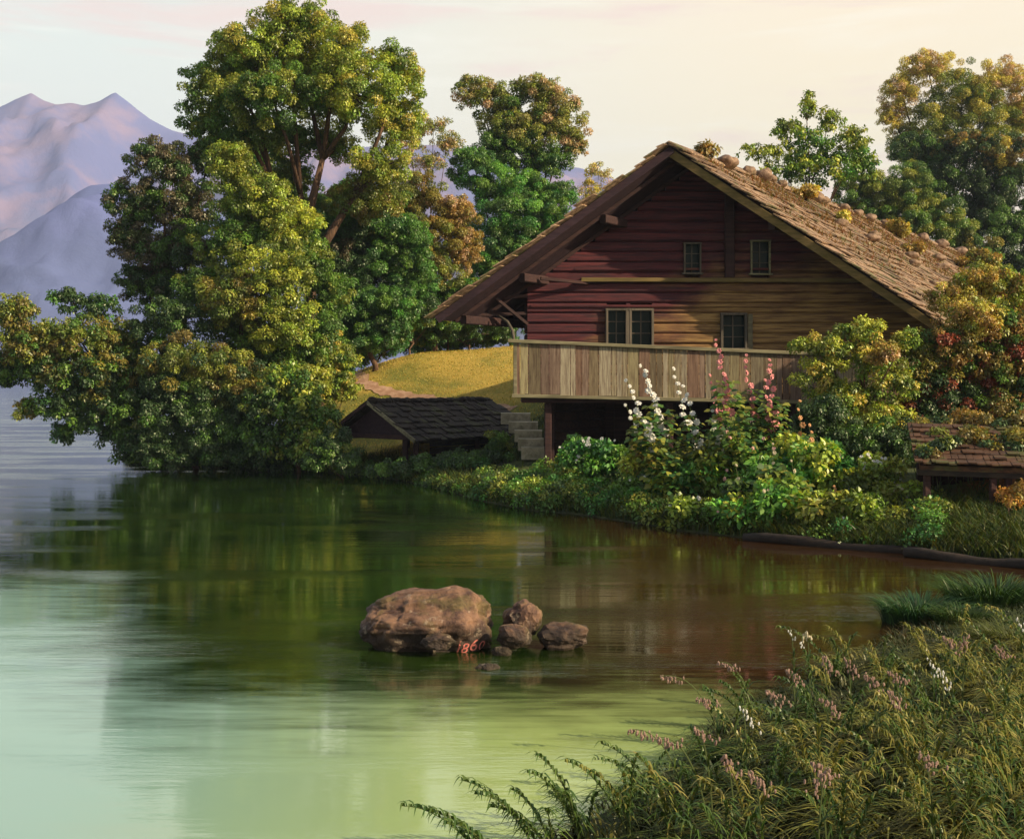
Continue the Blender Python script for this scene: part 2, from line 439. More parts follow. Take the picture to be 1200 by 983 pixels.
# ------------------------------------------------------------------ mountains
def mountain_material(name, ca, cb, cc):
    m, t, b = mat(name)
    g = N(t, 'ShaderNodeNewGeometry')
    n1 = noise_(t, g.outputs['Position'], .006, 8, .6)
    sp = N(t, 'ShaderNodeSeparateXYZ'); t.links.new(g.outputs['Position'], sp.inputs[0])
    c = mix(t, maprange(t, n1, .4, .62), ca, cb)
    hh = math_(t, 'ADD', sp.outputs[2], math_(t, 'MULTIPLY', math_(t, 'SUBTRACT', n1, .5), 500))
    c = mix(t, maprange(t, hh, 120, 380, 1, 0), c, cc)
    t.links.new(c, b.inputs['Base Color']); b.inputs['Roughness'].default_value = 1
    b.inputs['Specular IOR Level'].default_value = 0
    bp = N(t, 'ShaderNodeBump'); bp.inputs['Strength'].default_value = 1.; bp.inputs['Distance'].default_value = 6
    nb = noise_(t, mapping(t, g.outputs['Position'], (1, 1, .45)), .013, 9, .62, .3)
    t.links.new(nb, bp.inputs['Height']); t.links.new(bp.outputs[0], b.inputs['Normal'])
    return m
def mountain(name, label, Y0, prof, front, rear, mt, seed, amp, x_lim=(-400, 820)):
    px = np.linspace(x_lim[0], x_lim[1], 260); X = (px - 600) / F * Y0
    sky_y = np.interp(px, [p[0] for p in prof], [p[1] for p in prof])
    H = (450 - sky_y) / F * Y0 + CAMZ
    vs = np.linspace(-1, 1, 120)
    V = np.zeros((len(vs), len(px), 3))
    for i, v in enumerate(vs):
        y = Y0 + (v * front if v < 0 else v * rear)
        fall = (1 - abs(v)) ** 1.25
        for j, x in enumerate(X):
            q = Vector((x * .0035 + seed, v * 2.2 + x * .0009, seed * 1.7))
            rg = 1 - abs(noise.noise(q)) * 2
            rg2 = 1 - abs(noise.noise(q * 2.7 + Vector((3, 1, 0)))) * 2
            rg3 = noise.fractal(q * 8, 1., 2., 4)
            k = min(1, abs(v) * 5) * (1 - abs(v)) ** .6
            z = H[j] * fall + amp * k * (rg * .6 + rg2 * .34 - .35) + amp * .12 * rg3 * (k + .03)
            V[i, j] = (x * (1 + 0.0 * v), y, z - abs(v) ** 6 * 60)
    n, w = len(vs), len(px)
    ii = np.arange(n * w).reshape(n, w)
    Fm = np.stack([ii[:-1, :-1], ii[:-1, 1:], ii[1:, 1:], ii[1:, :-1]], -1).reshape(-1, 4)
    o = link(name, V.reshape(-1, 3), Fm, mt, smooth=False)
    return tag(o, label, kind='structure')
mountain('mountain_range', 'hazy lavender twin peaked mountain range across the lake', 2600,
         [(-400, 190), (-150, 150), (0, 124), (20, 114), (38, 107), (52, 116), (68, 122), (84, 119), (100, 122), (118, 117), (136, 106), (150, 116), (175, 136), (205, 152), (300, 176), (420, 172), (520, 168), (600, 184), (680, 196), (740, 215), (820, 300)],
         1000, 500, mountain_material('far_hazed_rock', (.15, .18, .42), (.32, .25, .38), (.17, .21, .33)), 4.3, 150)  # blue of the distance haze is put into the rock colours too
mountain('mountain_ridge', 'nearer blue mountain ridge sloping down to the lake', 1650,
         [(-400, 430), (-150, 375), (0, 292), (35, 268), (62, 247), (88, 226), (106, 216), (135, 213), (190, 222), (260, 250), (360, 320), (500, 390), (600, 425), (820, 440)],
         420, 320, mountain_material('near_hazed_rock', (.12, .16, .44), (.15, .18, .46), (.13, .17, .38)), 9.1, 60)  # base colours carry painted haze blue besides the haze volume

# ------------------------------------------------------------------ foliage
def unit(a): return a / np.maximum(np.linalg.norm(a, axis=-1, keepdims=True), 1e-9)
class Fol:
    def __init__(s): s.V = []; s.C = []; s.n = 0; s.k = None
    def leaves(s, pos, axis, nrm, L, Wd, col, k=4):
        n = len(pos)
        if n == 0: return
        s.k = k
        axis = unit(axis); nrm = unit(nrm - (nrm * axis).sum(1, keepdims=True) * axis)
        side = np.cross(axis, nrm); L = L[:, None]; Wd = Wd[:, None]
        if k == 4:
            v = [pos, pos + axis * L * .5 + side * Wd * .5 + nrm * Wd * .12, pos + axis * L - nrm * L * .15, pos + axis * L * .5 - side * Wd * .5 + nrm * Wd * .12]
        else:
            v = [pos, pos + axis * L * .28 + side * Wd * .42 + nrm * Wd * .1, pos + axis * L * .68 + side * Wd * .42 + nrm * Wd * .08,
                 pos + axis * L - nrm * L * .18, pos + axis * L * .68 - side * Wd * .42 + nrm * Wd * .08, pos + axis * L * .28 - side * Wd * .42 + nrm * Wd * .1]
        s.V.append(np.stack(v, 1).reshape(-1, 3))
        c4 = np.concatenate([np.clip(col, .004, .8), np.ones((n, 1))], 1)
        s.C.append(np.repeat(c4, k, 0)); s.n += n
    def build(s, name, parent=None, origin=None, m='leaf'):
        V = np.concatenate(s.V); C_ = np.concatenate(s.C)
        Fc = np.arange(len(V)).reshape(-1, s.k)
        return link(name, V, Fc, M[m], parent, origin, False, C_)
LK = np.array([2.5, 2.8, 2.4])
def jcol(base, n, j=.22):
    c = np.asarray(base, float) * LK
    return np.clip(c * (1 + rng.normal(0, j, (n, 1))) * (1 + rng.normal(0, j * .35, (n, 3))), .004, .9)
def clump(f, c, r, n, L, pal, flat=.75, k=4, droop=.55, aspect=.55):
    d = unit(rng.normal(0, 1, (n, 3)) + np.array([0, -.15, .35]))
    rad = r * (.55 + .45 * rng.random((n, 1)) ** .6)
    pos = c + d * rad * np.array([1, 1, flat])
    nrm = unit(d + np.array([0, 0, .55]) + rng.normal(0, .35, (n, 3)))
    ax = d * .55 + np.array([0, 0, -droop]) + rng.normal(0, .40, (n, 3))
    l = L * rng.uniform(.65, 1.3, n)
    f.leaves(pos, ax, nrm, l, l * aspect * rng.uniform(.8, 1.25, n), jcol(pal, n), k)
def lobe(f, c, rad, pal, L, dens=1., k=4, cr=None, droop=.55, gap=0., flat=.75):
    """one bough of foliage: leaf clumps over an ellipsoid, thicker outside and on top. returns clump centres"""
    rx, ry, rz = rad
    cr = cr or max(.19, .21 * (rx * rz) ** .5)
    rx, ry, rz = rx * 1.08, ry, rz * 1.10
    area = rx * rz * 3.14
    ncl = max(4, int(area / (cr * cr * 3.14) * 3.6 * (1 - gap)))
    d = unit(rng.normal(0, 1, (ncl, 3)) + np.array([0, -.35, .12]))
    t = rng.random((ncl, 1)) ** .45 * rng.uniform(.9, 1.16, (ncl, 1))
    cc = c + d * t * np.array([rx, ry, rz]) * .95
    cr_ = cr * rng.uniform(.6, 1.25, ncl)
    for q, r_ in zip(cc, cr_):
        p = pal[rng.integers(len(pal))]
        nl = int(dens * 2.6 * (r_ * r_ * 3.14 * 1.6) / (L * L * .30) * .8) + 5
        clump(f, q, r_, nl, L, p, flat, k, droop)
    return cc
def limbs(g, base, lobes_c, clumps, r0, fork=.35, bend=.3):
    base = Vector(base); ctr = Vector(np.mean(lobes_c, 0))
    fk = base.lerp(ctr, fork) + Vector((random.uniform(-bend, bend), 0, 0))
    mid = base.lerp(fk, .5) + Vector((random.uniform(-bend, bend) * .5, random.uniform(-.2, .2), 0))
    g.tube([base - Vector((0, 0, .3)), base + Vector((0, 0, .25)), mid, fk], [r0 * 1.4, r0 * 1.1, r0 * .9, r0 * .75], 8)
    k_ = 1 if len(lobes_c) < 6 else (3 if len(lobes_c) < 14 else 4)
    order = sorted(range(len(lobes_c)), key=lambda i: lobes_c[i][0])
    grp = {}
    for n_, i in enumerate(order): grp[i] = min(k_ - 1, n_ * k_ // len(order))
    forks = []
    for q_ in range(k_):
        cm = Vector(np.mean([lobes_c[i] for i in order if grp[i] == q_], 0))
        sf = fk.lerp(cm, .55 + random.uniform(-.1, .1)); md = fk.lerp(sf, .5) + Vector((random.uniform(-.35, .35), random.uniform(-.2, .2), random.uniform(-.1, .2)))
        if k_ > 1: g.tube([fk, md, sf], [r0 * .72, r0 * random.uniform(.42, .6), r0 * .36], 7)
        forks.append(sf if k_ > 1 else fk)
    for i, (c, cl) in enumerate(zip(lobes_c, clumps)):
        c = Vector(c); fk = forks[grp[i]]; q = fk.lerp(c, .5) + Vector((random.uniform(-.3, .3), random.uniform(-.3, .3), random.uniform(-.1, .4)))
        g.tube([fk, q, c], [r0 * (.36 if k_ > 1 else .6), r0 * .26, r0 * .16], 6)
        for j in range(min(7, len(cl))):
            e = Vector(cl[j]); h = c.lerp(e, .5) + Vector((random.uniform(-.1, .1),) * 3)
            g.tube([c, h, e], [r0 * .18, r0 * .11, r0 * .04], 4)
def tree(name, label, cat, base_px, Y, lobes, pals, L=.2, dens=1., r0=.22, group=None, gap=0., k=4, depth=.85, bark='bark', fork=.35, base=None, droop=.55, cr=None):
    L = L * .56; dens = dens * .80
    b = base if base is not None else (P(base_px, 0, Y)[0], Y, hz(P(base_px, 0, Y)[0], Y))
    t = thing(name, b, label, cat, group)
    f = Fol(); cs = []; cls = []
    for lb in lobes:
        px, py, rx, ry = lb[:4]; dY = lb[4] if len(lb) > 4 else 0; pi = lb[5] if len(lb) > 5 else 0
        c = P(px, py, Y + dY); s = (Y + dY) / F
        cl_ = lobe(f, c, (rx * s, max(rx, ry) * s * depth, ry * s), pals[pi], L, dens, k, cr, droop, gap)
        cs.append(c); cls.append(cl_)
    g = Geo(); limbs(g, b, cs, cls, r0, fork)
    g.build('trunk', M[bark], t, smooth=True)
    f.build('crown', t)
    return t

# leaf colours, gold and green sets also paint the tall tree's lit and shaded sides
GRN = [(.045, .085, .016), (.065, .11, .018), (.035, .065, .016)]
OLV = [(.10, .11, .02), (.14, .14, .025), (.06, .08, .016)]
GLD = [(.29, .21, .05), (.36, .24, .06), (.22, .18, .04)]
YEL = [(.16, .19, .03), (.22, .22, .035), (.10, .14, .025)]
DRK = [(.018, .035, .014), (.025, .045, .016), (.03, .05, .02)]
BLU = [(.028, .065, .025), (.04, .09, .026), (.05, .105, .022)]
PUR = [(.050, .040, .028), (.045, .055, .022), (.035, .065, .02), (.06, .045, .032)]
RUS = [(.15, .085, .025), (.18, .11, .03), (.12, .09, .02)]
ROS = [(.26, .16, .11), (.20, .15, .07), (.16, .14, .05)]
BRT = [(.05, .13, .025), (.08, .16, .03), (.03, .09, .025)]
BRN = [(.09, .065, .02), (.12, .095, .02), (.06, .065, .016)]

# far shore, left to right
tree('tall_tree', 'tallest tree of the wood with spreading green and gold crown and bare forked limbs', 'tree', 372, 52,
     [(345, 28, 52, 27, 0, 0), (300, 62, 55, 32, 0, 1), (392, 68, 58, 36, -1, 1), (252, 108, 42, 32, 0, 2), (318, 112, 62, 34, -2, 2), (415, 112, 55, 34, -1, 1), (468, 92, 30, 36, 0, 0),
      (465, 148, 34, 36, 1, 0), (240, 148, 32, 22, 0, 2), (298, 158, 50, 28, 0, 2), (448, 196, 42, 24, 0, 0), (345, 205, 26, 20, 2, 2), (430, 235, 50, 25, 1, 3), (275, 88, 40, 34, 1, 2), (355, 70, 50, 40, 1, 0), (380, 118, 44, 34, 1, 1), (395, 170, 26, 20, 2, 1), (350, 165, 40, 22, 2, 2)],
     [GLD[2:] + OLV + YEL, OLV + YEL + GLD[2:], GRN + OLV, OLV + BRN], L=.21, dens=.9, r0=.34, gap=.1, fork=.5)  # sunlit gold on right and top is painted through the bough palettes
tree('middle_tree', 'soft green tree filling the wood behind the limbs of the tallest tree', 'tree', 350, 57,
     [(325, 222, 40, 32, 0, 0), (395, 246, 40, 30, 0, 0), (292, 182, 36, 26, 0, 0), (360, 262, 44, 32, 0, 1), (440, 232, 36, 26, 0, 1), (300, 250, 40, 34, 0, 1), (405, 290, 46, 34, 0, 1)],
     [GRN + OLV + BRT[:1], GRN + BRN[2:]], L=.19, r0=.16)
tree('plum_tree', 'dark tree with green and plum purple leaves leaning towards the mountains', 'tree', 215, 50,
     [(190, 192, 42, 28, 0, 0), (160, 238, 34, 30, 0, 1), (215, 240, 48, 34, 1, 0), (175, 290, 42, 32, 0, 0), (225, 300, 46, 36, 0, 1), (165, 330, 30, 22, 0, 1), (245, 185, 28, 22, 1, 1), (195, 340, 36, 24, 0, 1), (150, 275, 24, 24, 0, 0)],
     [PUR, DRK + GRN[:2] + PUR[:1]], L=.18, r0=.2, gap=.1)
tree('olive_bushy_tree', 'bushy yellow green tree under the tall tree, lit on its right side', 'tree', 300, 47.5,
     [(272, 195, 28, 28, 0, 0), (298, 232, 42, 32, 0, 0), (338, 268, 36, 34, 0, 0), (275, 285, 42, 34, 0, 1), (325, 322, 42, 38, -1, 0), (275, 352, 44, 36, -1, 2), (330, 378, 40, 34, -1, 0), (240, 345, 36, 30, 0, 1), (368, 400, 34, 32, 0, 1), (315, 420, 46, 30, 0, 1), (355, 440, 40, 28, .5, 0), (290, 395, 46, 34, 1, 1), (385, 350, 26, 40, 2, 1), (360, 300, 34, 40, 3, 1)],
     [OLV + YEL[:2], GRN + OLV[:1], OLV + BRN + GLD[:1]], L=.19, r0=.2, droop=.4)
tree('blue_green_shrub', 'tall blue green shrub between the olive tree and the meadow', 'shrub', 440, 56,
     [(420, 262, 44, 34, 0, 0), (468, 285, 38, 32, 0, 1), (430, 318, 46, 34, 0, 0), (480, 322, 32, 26, 0, 1), (405, 360, 44, 34, -1, 0), (455, 362, 42, 26, -1, 1), (395, 300, 30, 40, 0, 2), (410, 396, 38, 22, -1, 1), (440, 385, 44, 24, -.5, 0), (480, 355, 36, 26, 0, 0), (395, 330, 34, 34, 0, 2), (450, 300, 50, 40, 2, 2)],
     [BLU + DRK[:1], BRT[:1] + BLU + GRN, DRK + PUR[:1]], L=.17, r0=.13)
tree('russet_shrub', 'rust and orange brown shrub between the blue green shrub and the distant trees', 'shrub', 510, 60,
     [(490, 232, 36, 28, 0, 0), (530, 250, 28, 24, 0, 1), (512, 282, 44, 32, 0, 0), (545, 292, 20, 24, 0, 1), (470, 250, 30, 30, 0, 2), (500, 318, 45, 24, -.5, 2)],
     [RUS[1:] + BRN + OLV[:1], RUS + ROS[:1], BRN + OLV], L=.17, r0=.12)
tree('slender_tree', 'small slender tree with sparse pinkish crown beside the tall tree', 'tree', 500, 68,
     [(508, 148, 20, 13, 0, 0), (524, 168, 20, 14, 0, 0), (482, 170, 16, 14, 0, 0), (500, 190, 26, 14, 0, 0)],
     [ROS + OLV[:1]], L=.2, dens=.55, r0=.10, gap=.4)
tree('two_headed_tree', 'distant tree with two rounded rosy green heads against the sky', 'tree', 600, 72,
     [(562, 112, 32, 20, 0, 0), (592, 138, 34, 28, 0, 1), (632, 106, 32, 18, 0, 0), (652, 140, 34, 34, 0, 0), (618, 160, 40, 24, 0, 1), (672, 168, 14, 20, 0, 0), (590, 180, 40, 22, 0, 2), (635, 188, 36, 20, 0, 2)],
     [ROS + OLV, OLV + ROS[2:] + GRN[:1], GRN + BLU[:1]], L=.23, dens=.9, r0=.17, gap=.05, fork=.3)
tree('round_green_tree', 'rounded bright green tree just above the left end of the roof', 'tree', 600, 66,
     [(556, 196, 30, 22, 0, 1), (592, 222, 48, 26, 0, 0), (640, 236, 36, 26, 0, 0), (600, 258, 50, 28, -1, 0), (650, 268, 38, 24, -1, 1), (585, 292, 42, 26, -1, 1), (625, 290, 40, 26, -1, 0), (575, 320, 32, 22, -1, 1)],
     [BRT + GRN, BLU + BRT[:1] + GRN], L=.18, r0=.15)
tree('peach_sapling', 'thin sapling with sparse peach coloured leaves above the left roof slope', 'tree', 700, 76,
     [(702, 202, 17, 10, 0, 0), (690, 222, 16, 12, 0, 0), (716, 222, 13, 10, 0, 0), (700, 240, 20, 12, 0, 0)],
     [ROS + GLD], L=.22, dens=.5, r0=.07, gap=.45)
for (nm, lab, x, Y, lb, pl) in [
    ('meadow_bush', 'low yellow green bush under the left tip of the roof', 525, 61, [(520, 342, 36, 12), (550, 334, 20, 8), (495, 356, 26, 14)], [YEL + OLV + BRT]),
    ('meadow_bush', 'low dark green bush at the top left of the meadow', 480, 59, [(478, 366, 32, 18), (452, 384, 26, 16), (505, 372, 24, 12)], [BRT + BLU + OLV]),
    ('meadow_bush', 'dark spreading bush along the upper edge of the meadow beside the blue green shrub', 440, 57, [(425, 392, 30, 20), (455, 394, 28, 18), (425, 414, 20, 14, 2), (455, 405, 24, 12, 4), (490, 398, 24, 12, 4), (400, 418, 22, 22, 0), (500, 380, 24, 20, 4), (470, 372, 34, 24), (440, 362, 36, 26), (415, 372, 26, 30)], [BRT + BLU + OLV]),
    ('meadow_bush', 'wide low bush at the crest of the meadow under the eave', 550, 60, [(500, 384, 28, 18), (530, 376, 30, 20), (562, 372, 30, 20), (592, 374, 28, 20), (520, 394, 24, 10, 3), (552, 390, 24, 10, 3), (585, 388, 22, 9, 3), (500, 408, 22, 9, 3), (530, 404, 22, 9, 4), (560, 400, 22, 9, 4), (590, 397, 20, 8, 4), (512, 358, 30, 18), (545, 350, 30, 18)], [DRK + GRN + BLU]),
    ('meadow_bush', 'sunlit olive bush at the bend of the dirt path', 396, 48.5, [(392, 420, 30, 22), (372, 450, 34, 26), (404, 452, 20, 16), (375, 400, 24, 20)], [YEL + OLV + GLD[:1]])]:
    tree(nm, lab, 'bush', x, Y, lb, pl, L=.16, r0=.05, group='bushes round the meadow')
tree('overhanging_tree', 'low leaning tree stretching leafy branches far out over the water', 'tree', 205, 47,
     [(18, 372, 26, 26, -1, 1), (32, 408, 34, 24, -1, 1), (10, 430, 26, 22, 0, 0), (82, 352, 22, 14, 0, 2), (118, 362, 22, 15, 0, 2), (92, 396, 40, 24, -1, 1), (140, 398, 36, 26, 0, 1), (64, 438, 36, 22, -1, 0),
      (118, 436, 40, 28, -1, 0), (72, 472, 34, 18, -1, 3), (105, 495, 30, 18, -1, 3), (150, 475, 44, 28, -1, 0), (30, 480, 14, 14, -1, 1), (165, 440, 40, 30, 0, 0), (75, 506, 16, 10, -1, 3), (150, 512, 34, 20, -1, 3), (45, 398, 36, 24, -1, 1), (60, 425, 40, 26, -.5, 0), (125, 460, 44, 28, -.5, 0), (150, 420, 40, 30, 1, 0), (165, 530, 30, 12, -1, 3)],
     [DRK + BRN + GRN, BRN + OLV + GRN[:1], DRK + BLU, GRN + BLU[:1] + DRK], L=.21, r0=.17, gap=.12, k=6, bark='bark_dark', fork=.3, dens=.75)
tree('waterside_bush', 'dark rounded bush standing at the water beside the leaning tree', 'bush', 230, 46.5,
     [(200, 380, 42, 30, 0, 1), (215, 425, 52, 30, -1, 0), (265, 440, 42, 32, -1, 0), (205, 475, 50, 32, -1, 1), (262, 492, 50, 32, -1, 1), (190, 515, 44, 22, -1, 1), (250, 525, 54, 18, -1, 1), (215, 538, 50, 10, -1.2, 1), (290, 536, 50, 12, -1.2, 1), (300, 505, 44, 26, -1, 1), (235, 450, 60, 36, 0, 1), (290, 460, 44, 34, 0, 0), (330, 540, 40, 10, -1.2, 1)],
     [BRN + OLV + DRK[:1], DRK + GRN[:1]], L=.17, r0=.12)
tree('pale_leaved_shrub', 'shrub with large pale green leaves at the waterside left of the boathouse', 'shrub', 350, 44.5,
     [(345, 448, 36, 26, 0, 0), (318, 478, 34, 30, 0, 1), (362, 485, 36, 28, -.5, 0), (330, 518, 40, 22, -.5, 1), (375, 520, 32, 24, -1, 0)],
     [OLV + YEL + GRN, GRN + DRK + OLV[:1]], L=.24, r0=.08, k=6, dens=.8)
# trees behind the roof
tree('leafy_sapling', 'upright young tree with bright pointed leaves rising behind the roof ridge', 'tree', 940, 64,
     [(944, 124, 11, 15, 0, 0), (922, 152, 16, 13, 0, 0), (892, 178, 26, 8, 0, 0), (972, 142, 15, 13, 0, 0), (945, 172, 34, 20, 0, 1), (1000, 166, 22, 16, 0, 0), (925, 198, 34, 14, 0, 1), (975, 198, 40, 18, 0, 1), (1010, 190, 20, 18, 0, 1)],
     [YEL + OLV, GRN + YEL + BRT[:1]], L=.27, r0=.11, gap=.25, k=6, dens=.6)
tree('golden_tree', 'large golden tree with rounded hazy crown at the right edge behind the house', 'tree', 1130, 104,
     [(1088, 84, 36, 20, 0, 0), (1056, 108, 26, 22, 0, 0), (1130, 108, 42, 30, 0, 1), (1168, 94, 32, 22, 0, 0), (1196, 128, 30, 34, 0, 0), (1100, 142, 44, 30, 0, 1), (1044, 138, 16, 16, 0, 0), (1070, 170, 34, 22, 0, 1), (1160, 150, 50, 30, 0, 1)],
     [GLD + ROS[:1], GLD[2:] + OLV], L=.24, r0=.3, gap=.12, dens=.75)
tree('dark_crowned_tree', 'dark green tree with brown tipped sprays below the golden tree', 'tree', 1150, 92,
     [(1078, 180, 36, 22, 0, 0), (1130, 172, 36, 20, -1, 1), (1178, 180, 36, 26, -1, 1), (1110, 205, 46, 28, 0, 0), (1170, 222, 48, 34, 0, 0), (1150, 262, 50, 36, 0, 0), (1200, 275, 40, 44, 0, 0), (1185, 318, 34, 26, 0, 0)],
     [DRK + GRN[:1], DRK + RUS[:1] + GLD[:1] + BRN], L=.24, r0=.25, gap=.06)
tree('misty_thicket', 'soft olive thicket directly behind the far part of the roof', 'thicket', 1050, 84,
     [(1010, 226, 34, 24, 0, 0), (1055, 228, 42, 34, 0, 0), (1095, 262, 40, 32, 0, 0), (1050, 262, 46, 24, 0, 0), (1135, 300, 34, 26, 0, 1), (1180, 345, 36, 24, -1, 1), (1000, 252, 30, 16, 0, 1)],
     [OLV + GRN, BRN + GRN], L=.2, r0=.1)

# ------------------------------------------------------------------ farmhouse
DV = Vector((math.sin(math.atan(.67)), math.cos(math.atan(.67)), 0))   # direction of the ridge
RK, WL = 36.4, 38.0
A = Vector(P(785, 172, RK))
SL, SR = .725, .656
HL = 46.0
house = thing('farmhouse', (6.5, WL, 1.1), 'long red brown timber farmhouse with stone weighted shingle roof above the lake', 'house')
ax38 = A.x + DV.x / DV.y * (WL - RK)
def roof_z(x): return A.z - (SR * (x - ax38) if x > ax38 else SL * (ax38 - x))
XL, XR = .49, 13.3
wins = [(3.01, 3.64, 4.50, 5.66), (3.76, 4.46, 4.50, 5.66), (6.66, 7.42, 4.40, 5.52), (5.48, 5.98, 6.80, 7.76), (7.60, 8.18, 6.78, 7.84)]
g = Geo(); z = 2.95; ch = .325; i = 0
while z < A.z - .5:
    zt = z + ch
    x0 = max(XL, ax38 - (A.z - .20 - z - ch / 2) / SL); x1 = min(XR, ax38 + (A.z - .20 - z - ch / 2) / SR)
    segs = [(x0, x1)]
    for (a, b, c, d) in wins:
        if zt > c + .05 and z < d - .05:
            ns = []
            for s, e in segs:
                if a >= e or b <= s: ns.append((s, e))
                else:
                    if a > s: ns.append((s, a))
                    if b < e: ns.append((b, e))
            segs = ns
    jy = random.uniform(-.025, .02)
    for s, e in segs:
        if e - s > .05:
            g.beam((s, WL + .12 + jy, z + ch / 2), (e, WL + .12 + jy, z + ch / 2), .26, ch * .97, m=0, ch=.22)
    z = zt; i += 1
yb_ = WL + .34
g.add([(XL + .05, yb_, 2.95), (XR - .05, yb_, 2.95), (XR - .05, yb_, roof_z(XR) - .3), (ax38, yb_, A.z - .4), (XL + .05, yb_, roof_z(XL) - .3)], [(0, 1, 2, 3, 4)])
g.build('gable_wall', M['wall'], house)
# side and rear walls along the ridge direction
g = Geo()
def along(x, y, u): return Vector((x, y, 0)) + DV * u
for xw, zb_, t_ in ((XL, 2.95, roof_z(XL) - .35), (1.3, .8, 2.9), (XR - .2, .8, roof_z(XR) - .35)):
    a = along(xw, WL + .37, 0); b = along(xw, WL + .37, HL - 3)
    for k_ in range(int((t_ - zb_) / ch)):
        zc = zb_ + ch * (k_ + .5)
        g.beam((a.x, a.y, zc), (b.x, b.y, zc), .24, ch * .97, ch=.2)
e0 = along(XL, WL, HL - 3); e1 = along(XR, WL, HL - 3); ec = along(ax38, WL, HL - 3)
g.add([(e0.x, e0.y, 1), (e1.x, e1.y, 1), (e1.x, e1.y, roof_z(XR) - .3), (ec.x, ec.y, A.z - .3), (e0.x, e0.y, roof_z(XL) - .3)], [(0, 1, 2, 3, 4)])
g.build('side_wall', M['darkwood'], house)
# basement under the balcony: open dark bay with timber walls
g = Geo()
g.box(1.15, 1.35, WL - .02, WL + 3.2, .8, 2.72)
for k_ in range(22):
    x = 1.35 + k_ * .54
    g.box(x, x + .52, WL + 3.0 + (k_ % 3) * .015, WL + 3.12 + (k_ % 3) * .015, .8, 2.72)
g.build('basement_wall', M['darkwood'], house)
g = Geo(); g.box(.3, 13.2, WL - 1.05, WL + 3.2, 2.72, 2.93); g.build('balcony_floor', M['darkwood'], house)
for x in (1.12, 4.9, 8.8, 12.6):
    g = Geo(); g.beam((x, WL - .8, .7), (x, WL - .8, 2.70), .22, .22, up=(0, 1, 0)); g.build('basement_post', M['darkwood'], house)
# balcony parapet of uneven boards
def railz(x): return 4.60 - .043 * x
def footz(x): return 2.99 - .022 * x
YB = WL - 1.15
V = []; Fc = []; Cc = []; x = .08
BC = [(.30, .25, .16), (.25, .19, .12), (.22, .14, .10), (.36, .32, .24), (.20, .16, .10), (.29, .25, .17), (.25, .18, .14), (.33, .29, .17)]
while x < 12.3:
    w = random.uniform(.15, .42); y = YB + random.uniform(-.012, .012)
    a, b = x + .008, x + w - .008; zt = railz(x) - .03; zb = footz(x) + .02 + random.uniform(-.03, .0)
    o = len(V)
    V += [(a, y - .03, zb), (b, y - .03, zb), (b, y, zb), (a, y, zb), (a, y - .03, zt), (b, y - .03, zt), (b, y, zt), (a, y, zt)]
    Fc += [tuple(q + o for q in f_) for f_ in [(0, 3, 2, 1), (4, 5, 6, 7), (0, 1, 5, 4), (1, 2, 6, 5), (2, 3, 7, 6), (3, 0, 4, 7)]]
    bc = np.array(random.choice(BC)) * random.uniform(.75, 1.2)
    Cc += [(*bc, 1)] * 8
    x += w
link('parapet', np.array(V), Fc, M['board'], house, cols=Cc)
g = Geo(); g.beam((-.12, YB - .02, railz(0) + .03), (12.4, YB - .02, railz(12.4) + .03), .22, .11); g.build('handrail', M['rail'], house)
g = Geo(); g.beam((.0, YB - .045, footz(0) - .05), (12.35, YB - .045, footz(12.3) - .05), .16, .11); g.build('balcony_beam', M['rail'], house)
g = Geo(); g.beam((.10, YB + .03, footz(0) - .1), (.10, YB + .03, railz(0)), .12, .14, up=(0, 1, 0)); g.build('corner_post', M['rail'], house)
# windows
for n_, (a, b, c, d) in enumerate(wins):
    g = Geo(); fw = .075 if n_ < 3 else .05; y0 = WL - .06
    g.beam((a, y0, c), (a, y0, d), fw, .16, up=(0, 1, 0)); g.beam((b, y0, c), (b, y0, d), fw, .16, up=(0, 1, 0))
    g.beam((a - .04, y0 - .005, d), (b + .04, y0 - .005, d), .16, fw); g.beam((a - .08, y0 - .02, c), (b + .08, y0 - .02, c), .20, fw)
    w = g.build('window', M['window'] if n_ != 4 else M['rail'], house)
    g = Geo(); g.box(a, b, WL + .14, WL + .16, c, d); g.build('pane', M['glass'], w)
    g = Geo(); xm = (a + b) / 2
    g.box(xm - .018, xm + .018, WL + .09, WL + .13, c, d)
    for q in (.36, .68): g.box(a, b, WL + .10, WL + .125, c + (d - c) * q - .014, c + (d - c) * q + .014)
    g.build('glazing_bar', M['window'], w)
    if n_ < 2:
        g = Geo()
        for k_ in range(5):
            x = a + .06 + k_ * .045; g.box(x, x + .035, WL + .165 + (k_ % 2) * .012, WL + .18 + (k_ % 2) * .012, c, c + (d - c) * .55)
        g.build('curtain', M['curtain'], w)
# open shutter of the right lower window
g = Geo(); g.beam((7.56, WL - .08, 4.40), (7.56, WL - .08, 5.52), .16, .05, up=(0, 1, 0)); g.build('shutter', M['rail'], house)
g = Geo(); g.beam((3.70, WL - .10, 4.42), (3.70, WL - .10, 5.70), .10, .06, up=(0, 1, 0)); g.build('window_post', M['window'], house)
# ledge, centre post, upper weatherboards
g = Geo(); g.beam((2.2, WL - .10, 6.60), (11.4, WL - .10, 6.58), .22, .13); g.build('ledge', M['barge'], house)
g = Geo(); g.beam((6.9, WL - .12, 6.68), (6.9, WL - .12, 9.55), .30, .20, up=(0, 1, 0)); g.build('gable_post', M['darkwood'], house)
g = Geo()
for (x0, x1, zz) in ((4.2, 8.1, 8.75), (2.0, 11.0, 6.95), (.6, 12.6, 5.78)):
    g.beam((x0, WL - .04, zz), (x1, WL - .04, zz), .06, .07)
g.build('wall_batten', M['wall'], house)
for (x0, z0, x1, z1) in ((2.6, 4.7, 4.2, 6.5), ):
    pass
